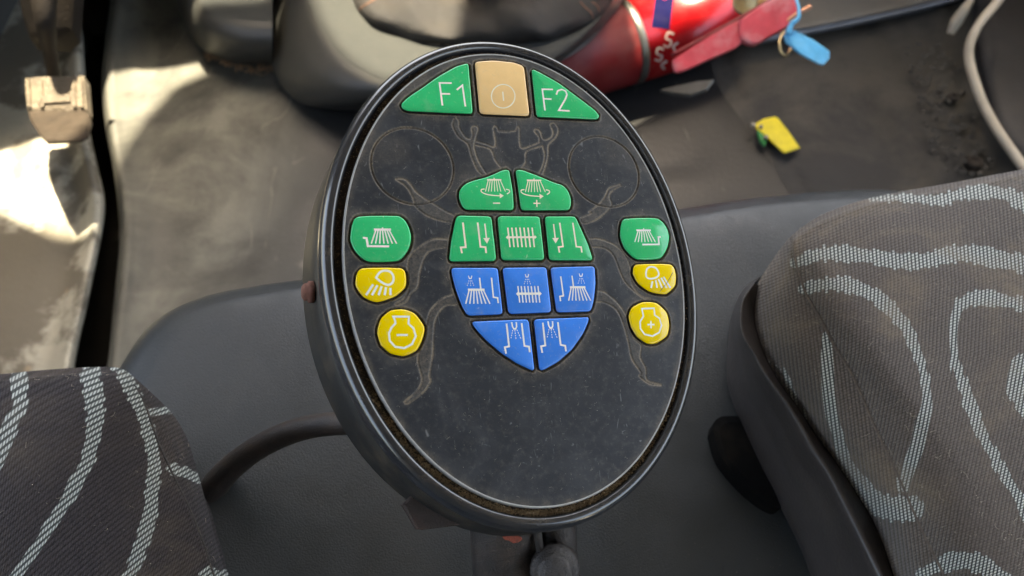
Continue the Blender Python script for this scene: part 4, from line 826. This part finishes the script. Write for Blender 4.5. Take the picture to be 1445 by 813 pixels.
for k, (m, P0, lab) in BTN.items():
    P = POLY[k]; n = len(P); rings = [(P, -.0014), (P, .0004), (inset(P, .00015), .0008), (inset(P, .0005), .00113), (inset(P, .0010), BT)]
    V = np.vstack([np.column_stack([p, np.full(n, h)]) for p, h in rings]); F = [(i * n + j, i * n + (j + 1) % n, (i + 1) * n + (j + 1) % n, (i + 1) * n + j) for i in range(4) for j in range(n)] + [tuple(4 * n + j for j in range(n))]
    fm = [1] * n + [0] * (len(F) - n)
    b = link_mesh('button', V, F, [m, BLACK], panel, True, fm); tag(b, lab)
    V = []; F = []; h = BT + .00004
    for pts, w, closed, sm in ICON[k]:
        Q = PL(pts, BT)
        if w is None: b0 = len(V); V += [(*q, h) for q in Q]; F.append(tuple(range(b0, b0 + len(Q)))); h += .000003; continue
        if sm: Q = catmull(np.vstack([Q, Q[:1]]), sm)[:-1] if closed else catmull(Q, sm)
        ribbon(V, F, Q, w * PXM, h, closed); h += .000003
    F2 = []
    for f in F:
        p = np.array([V[i] for i in f]); a = poly_area(p[:, :2]); F2.append(f if a > 0 else f[::-1])
    link_mesh('lettering' if k in ('F1', 'F2') else 'symbol', V, F2, CREAM if k[0] in 'PG' else WHITE, b, False)
# crack across the scratched yellow button
V = []; F = []; Q = PL(z(4, (722, 412), (738, 392), (752, 376), (766, 352), (780, 328)), BT); ribbon(V, F, Q, .0003, BT + .00009); 
link_mesh('crack', V, [f if poly_area(np.array([V[i] for i in f])[:, :2]) > 0 else f[::-1] for f in F], CRUMB, [c for c in panel.children if c.get('label', '').startswith('yellow right work')][0], False)
# rusty screw on the left flank
def PLs(px, py, h): q = PL([(px, py)], h)[0]; return np.array([q[0], q[1], h])
q = np.array([-EA - .0150, PLs(432, 411, -.022)[1], -.0235]); 
sc = lathe('side_screw', q, (-1, 0, .05), [(.0056, -.002), (.0056, .0006), (.0046, .0010), (.0044, .0026), (.0030, .0038), (.0008, .0041)], RUST, panel, 20)
link_mesh('screw_slot', [q + v for v in ((-.0037, -.0028, -.0004), (-.0037, .0028, -.0004), (-.0037, .0028, .0004), (-.0037, -.0028, .0004), (-.0030, -.0028, -.0004), (-.0030, .0028, -.0004), (-.0030, .0028, .0004), (-.0030, -.0028, .0004))], [(0, 1, 2, 3), (0, 4, 5, 1), (3, 2, 6, 7), (0, 3, 7, 4), (1, 5, 6, 2)], BLACK, sc, False)
# bracket corner below the housing
bk = [(568, 712), (588, 747), (596, 748), (650, 741), (700, 735), (690, 690), (600, 680)]
T = np.array([PLs(x, y, -.030) for x, y in bk]); 
prism('mounting_bracket', T, .005, simple('rusty_bracket_steel', (.040, .030, .027), .5, .3, dust=.7, nscale=140, bump=.0005, dustcol=(.085, .048, .038)), panel, down=(0, 0, -1), bevel=.0006)
# support arm with split clamp and bolt (world coordinates brought into the panel's frame)
inv = M4.inverted()
def loc(p): v = inv @ Vector(p); return np.array(v)
tube('support_arm', [loc(Dp(708, 640, .44)), loc(Dp(712, 720, .452)), loc(Dp(716, 800, .47)), loc(Dp(722, 900, .50)), loc(Dp(740, 1050, .60))], .0212, ARMM, panel, 40)
cl = tube('clamp_ear', [loc(Dp(786, 700, .455)), loc(Dp(789, 760, .46)), loc(Dp(794, 810, .468)), loc(Dp(805, 880, .48))], .0105, ARMM, panel, 20)
tube('clamp_ear', [loc(Dp(757, 735, .436)), loc(Dp(760, 762, .440)), loc(Dp(763, 782, .445))], .0024, ARMM, panel, 12)
bp = Dp(783, 806, .440); bo = lathe('clamp_bolt', loc(bp), loc(CAM + [0, -.12, 0]) - loc(bp), [(.0145, -.012), (.0145, .0), (.0125, .002), (.0112, .003), (.0105, .0068), (.0085, .0088), (.004, .0096)], ARMM, panel, 28)
rp = [(709, 758), (716, 757), (727, 757), (735, 759), (737, 762), (731, 766), (724, 767), (718, 763), (712, 762)]
prism('rust_patch', np.array([loc(Dp(x, y, .4315)) for x, y in rp]), .002, simple('red_rust', (.30, .06, .03), .85, dust=.8, nscale=900, dustcol=(.05, .03, .025), var=.6), panel, down=loc(FW) - loc((0, 0, 0)), bevel=.0002)

# conduit from the panel towards the left seat
tag(tube('flexible_conduit', [Dp(560, 600, .50), Dp(515, 597, .515), Dp(472, 598, .53), Dp(430, 604, .545), Dp(388, 619, .56), Dp(350, 641, .575), Dp(318, 668, .59), Dp(296, 697, .60), Dp(276, 735, .61), Dp(262, 800, .62)], [.0080, .0080, .0083, .0087, .0093, .0105, .0115, .012], CONDM, n=18),
    'bent brown conduit running from the oval panel down to the left seat', 'conduit')
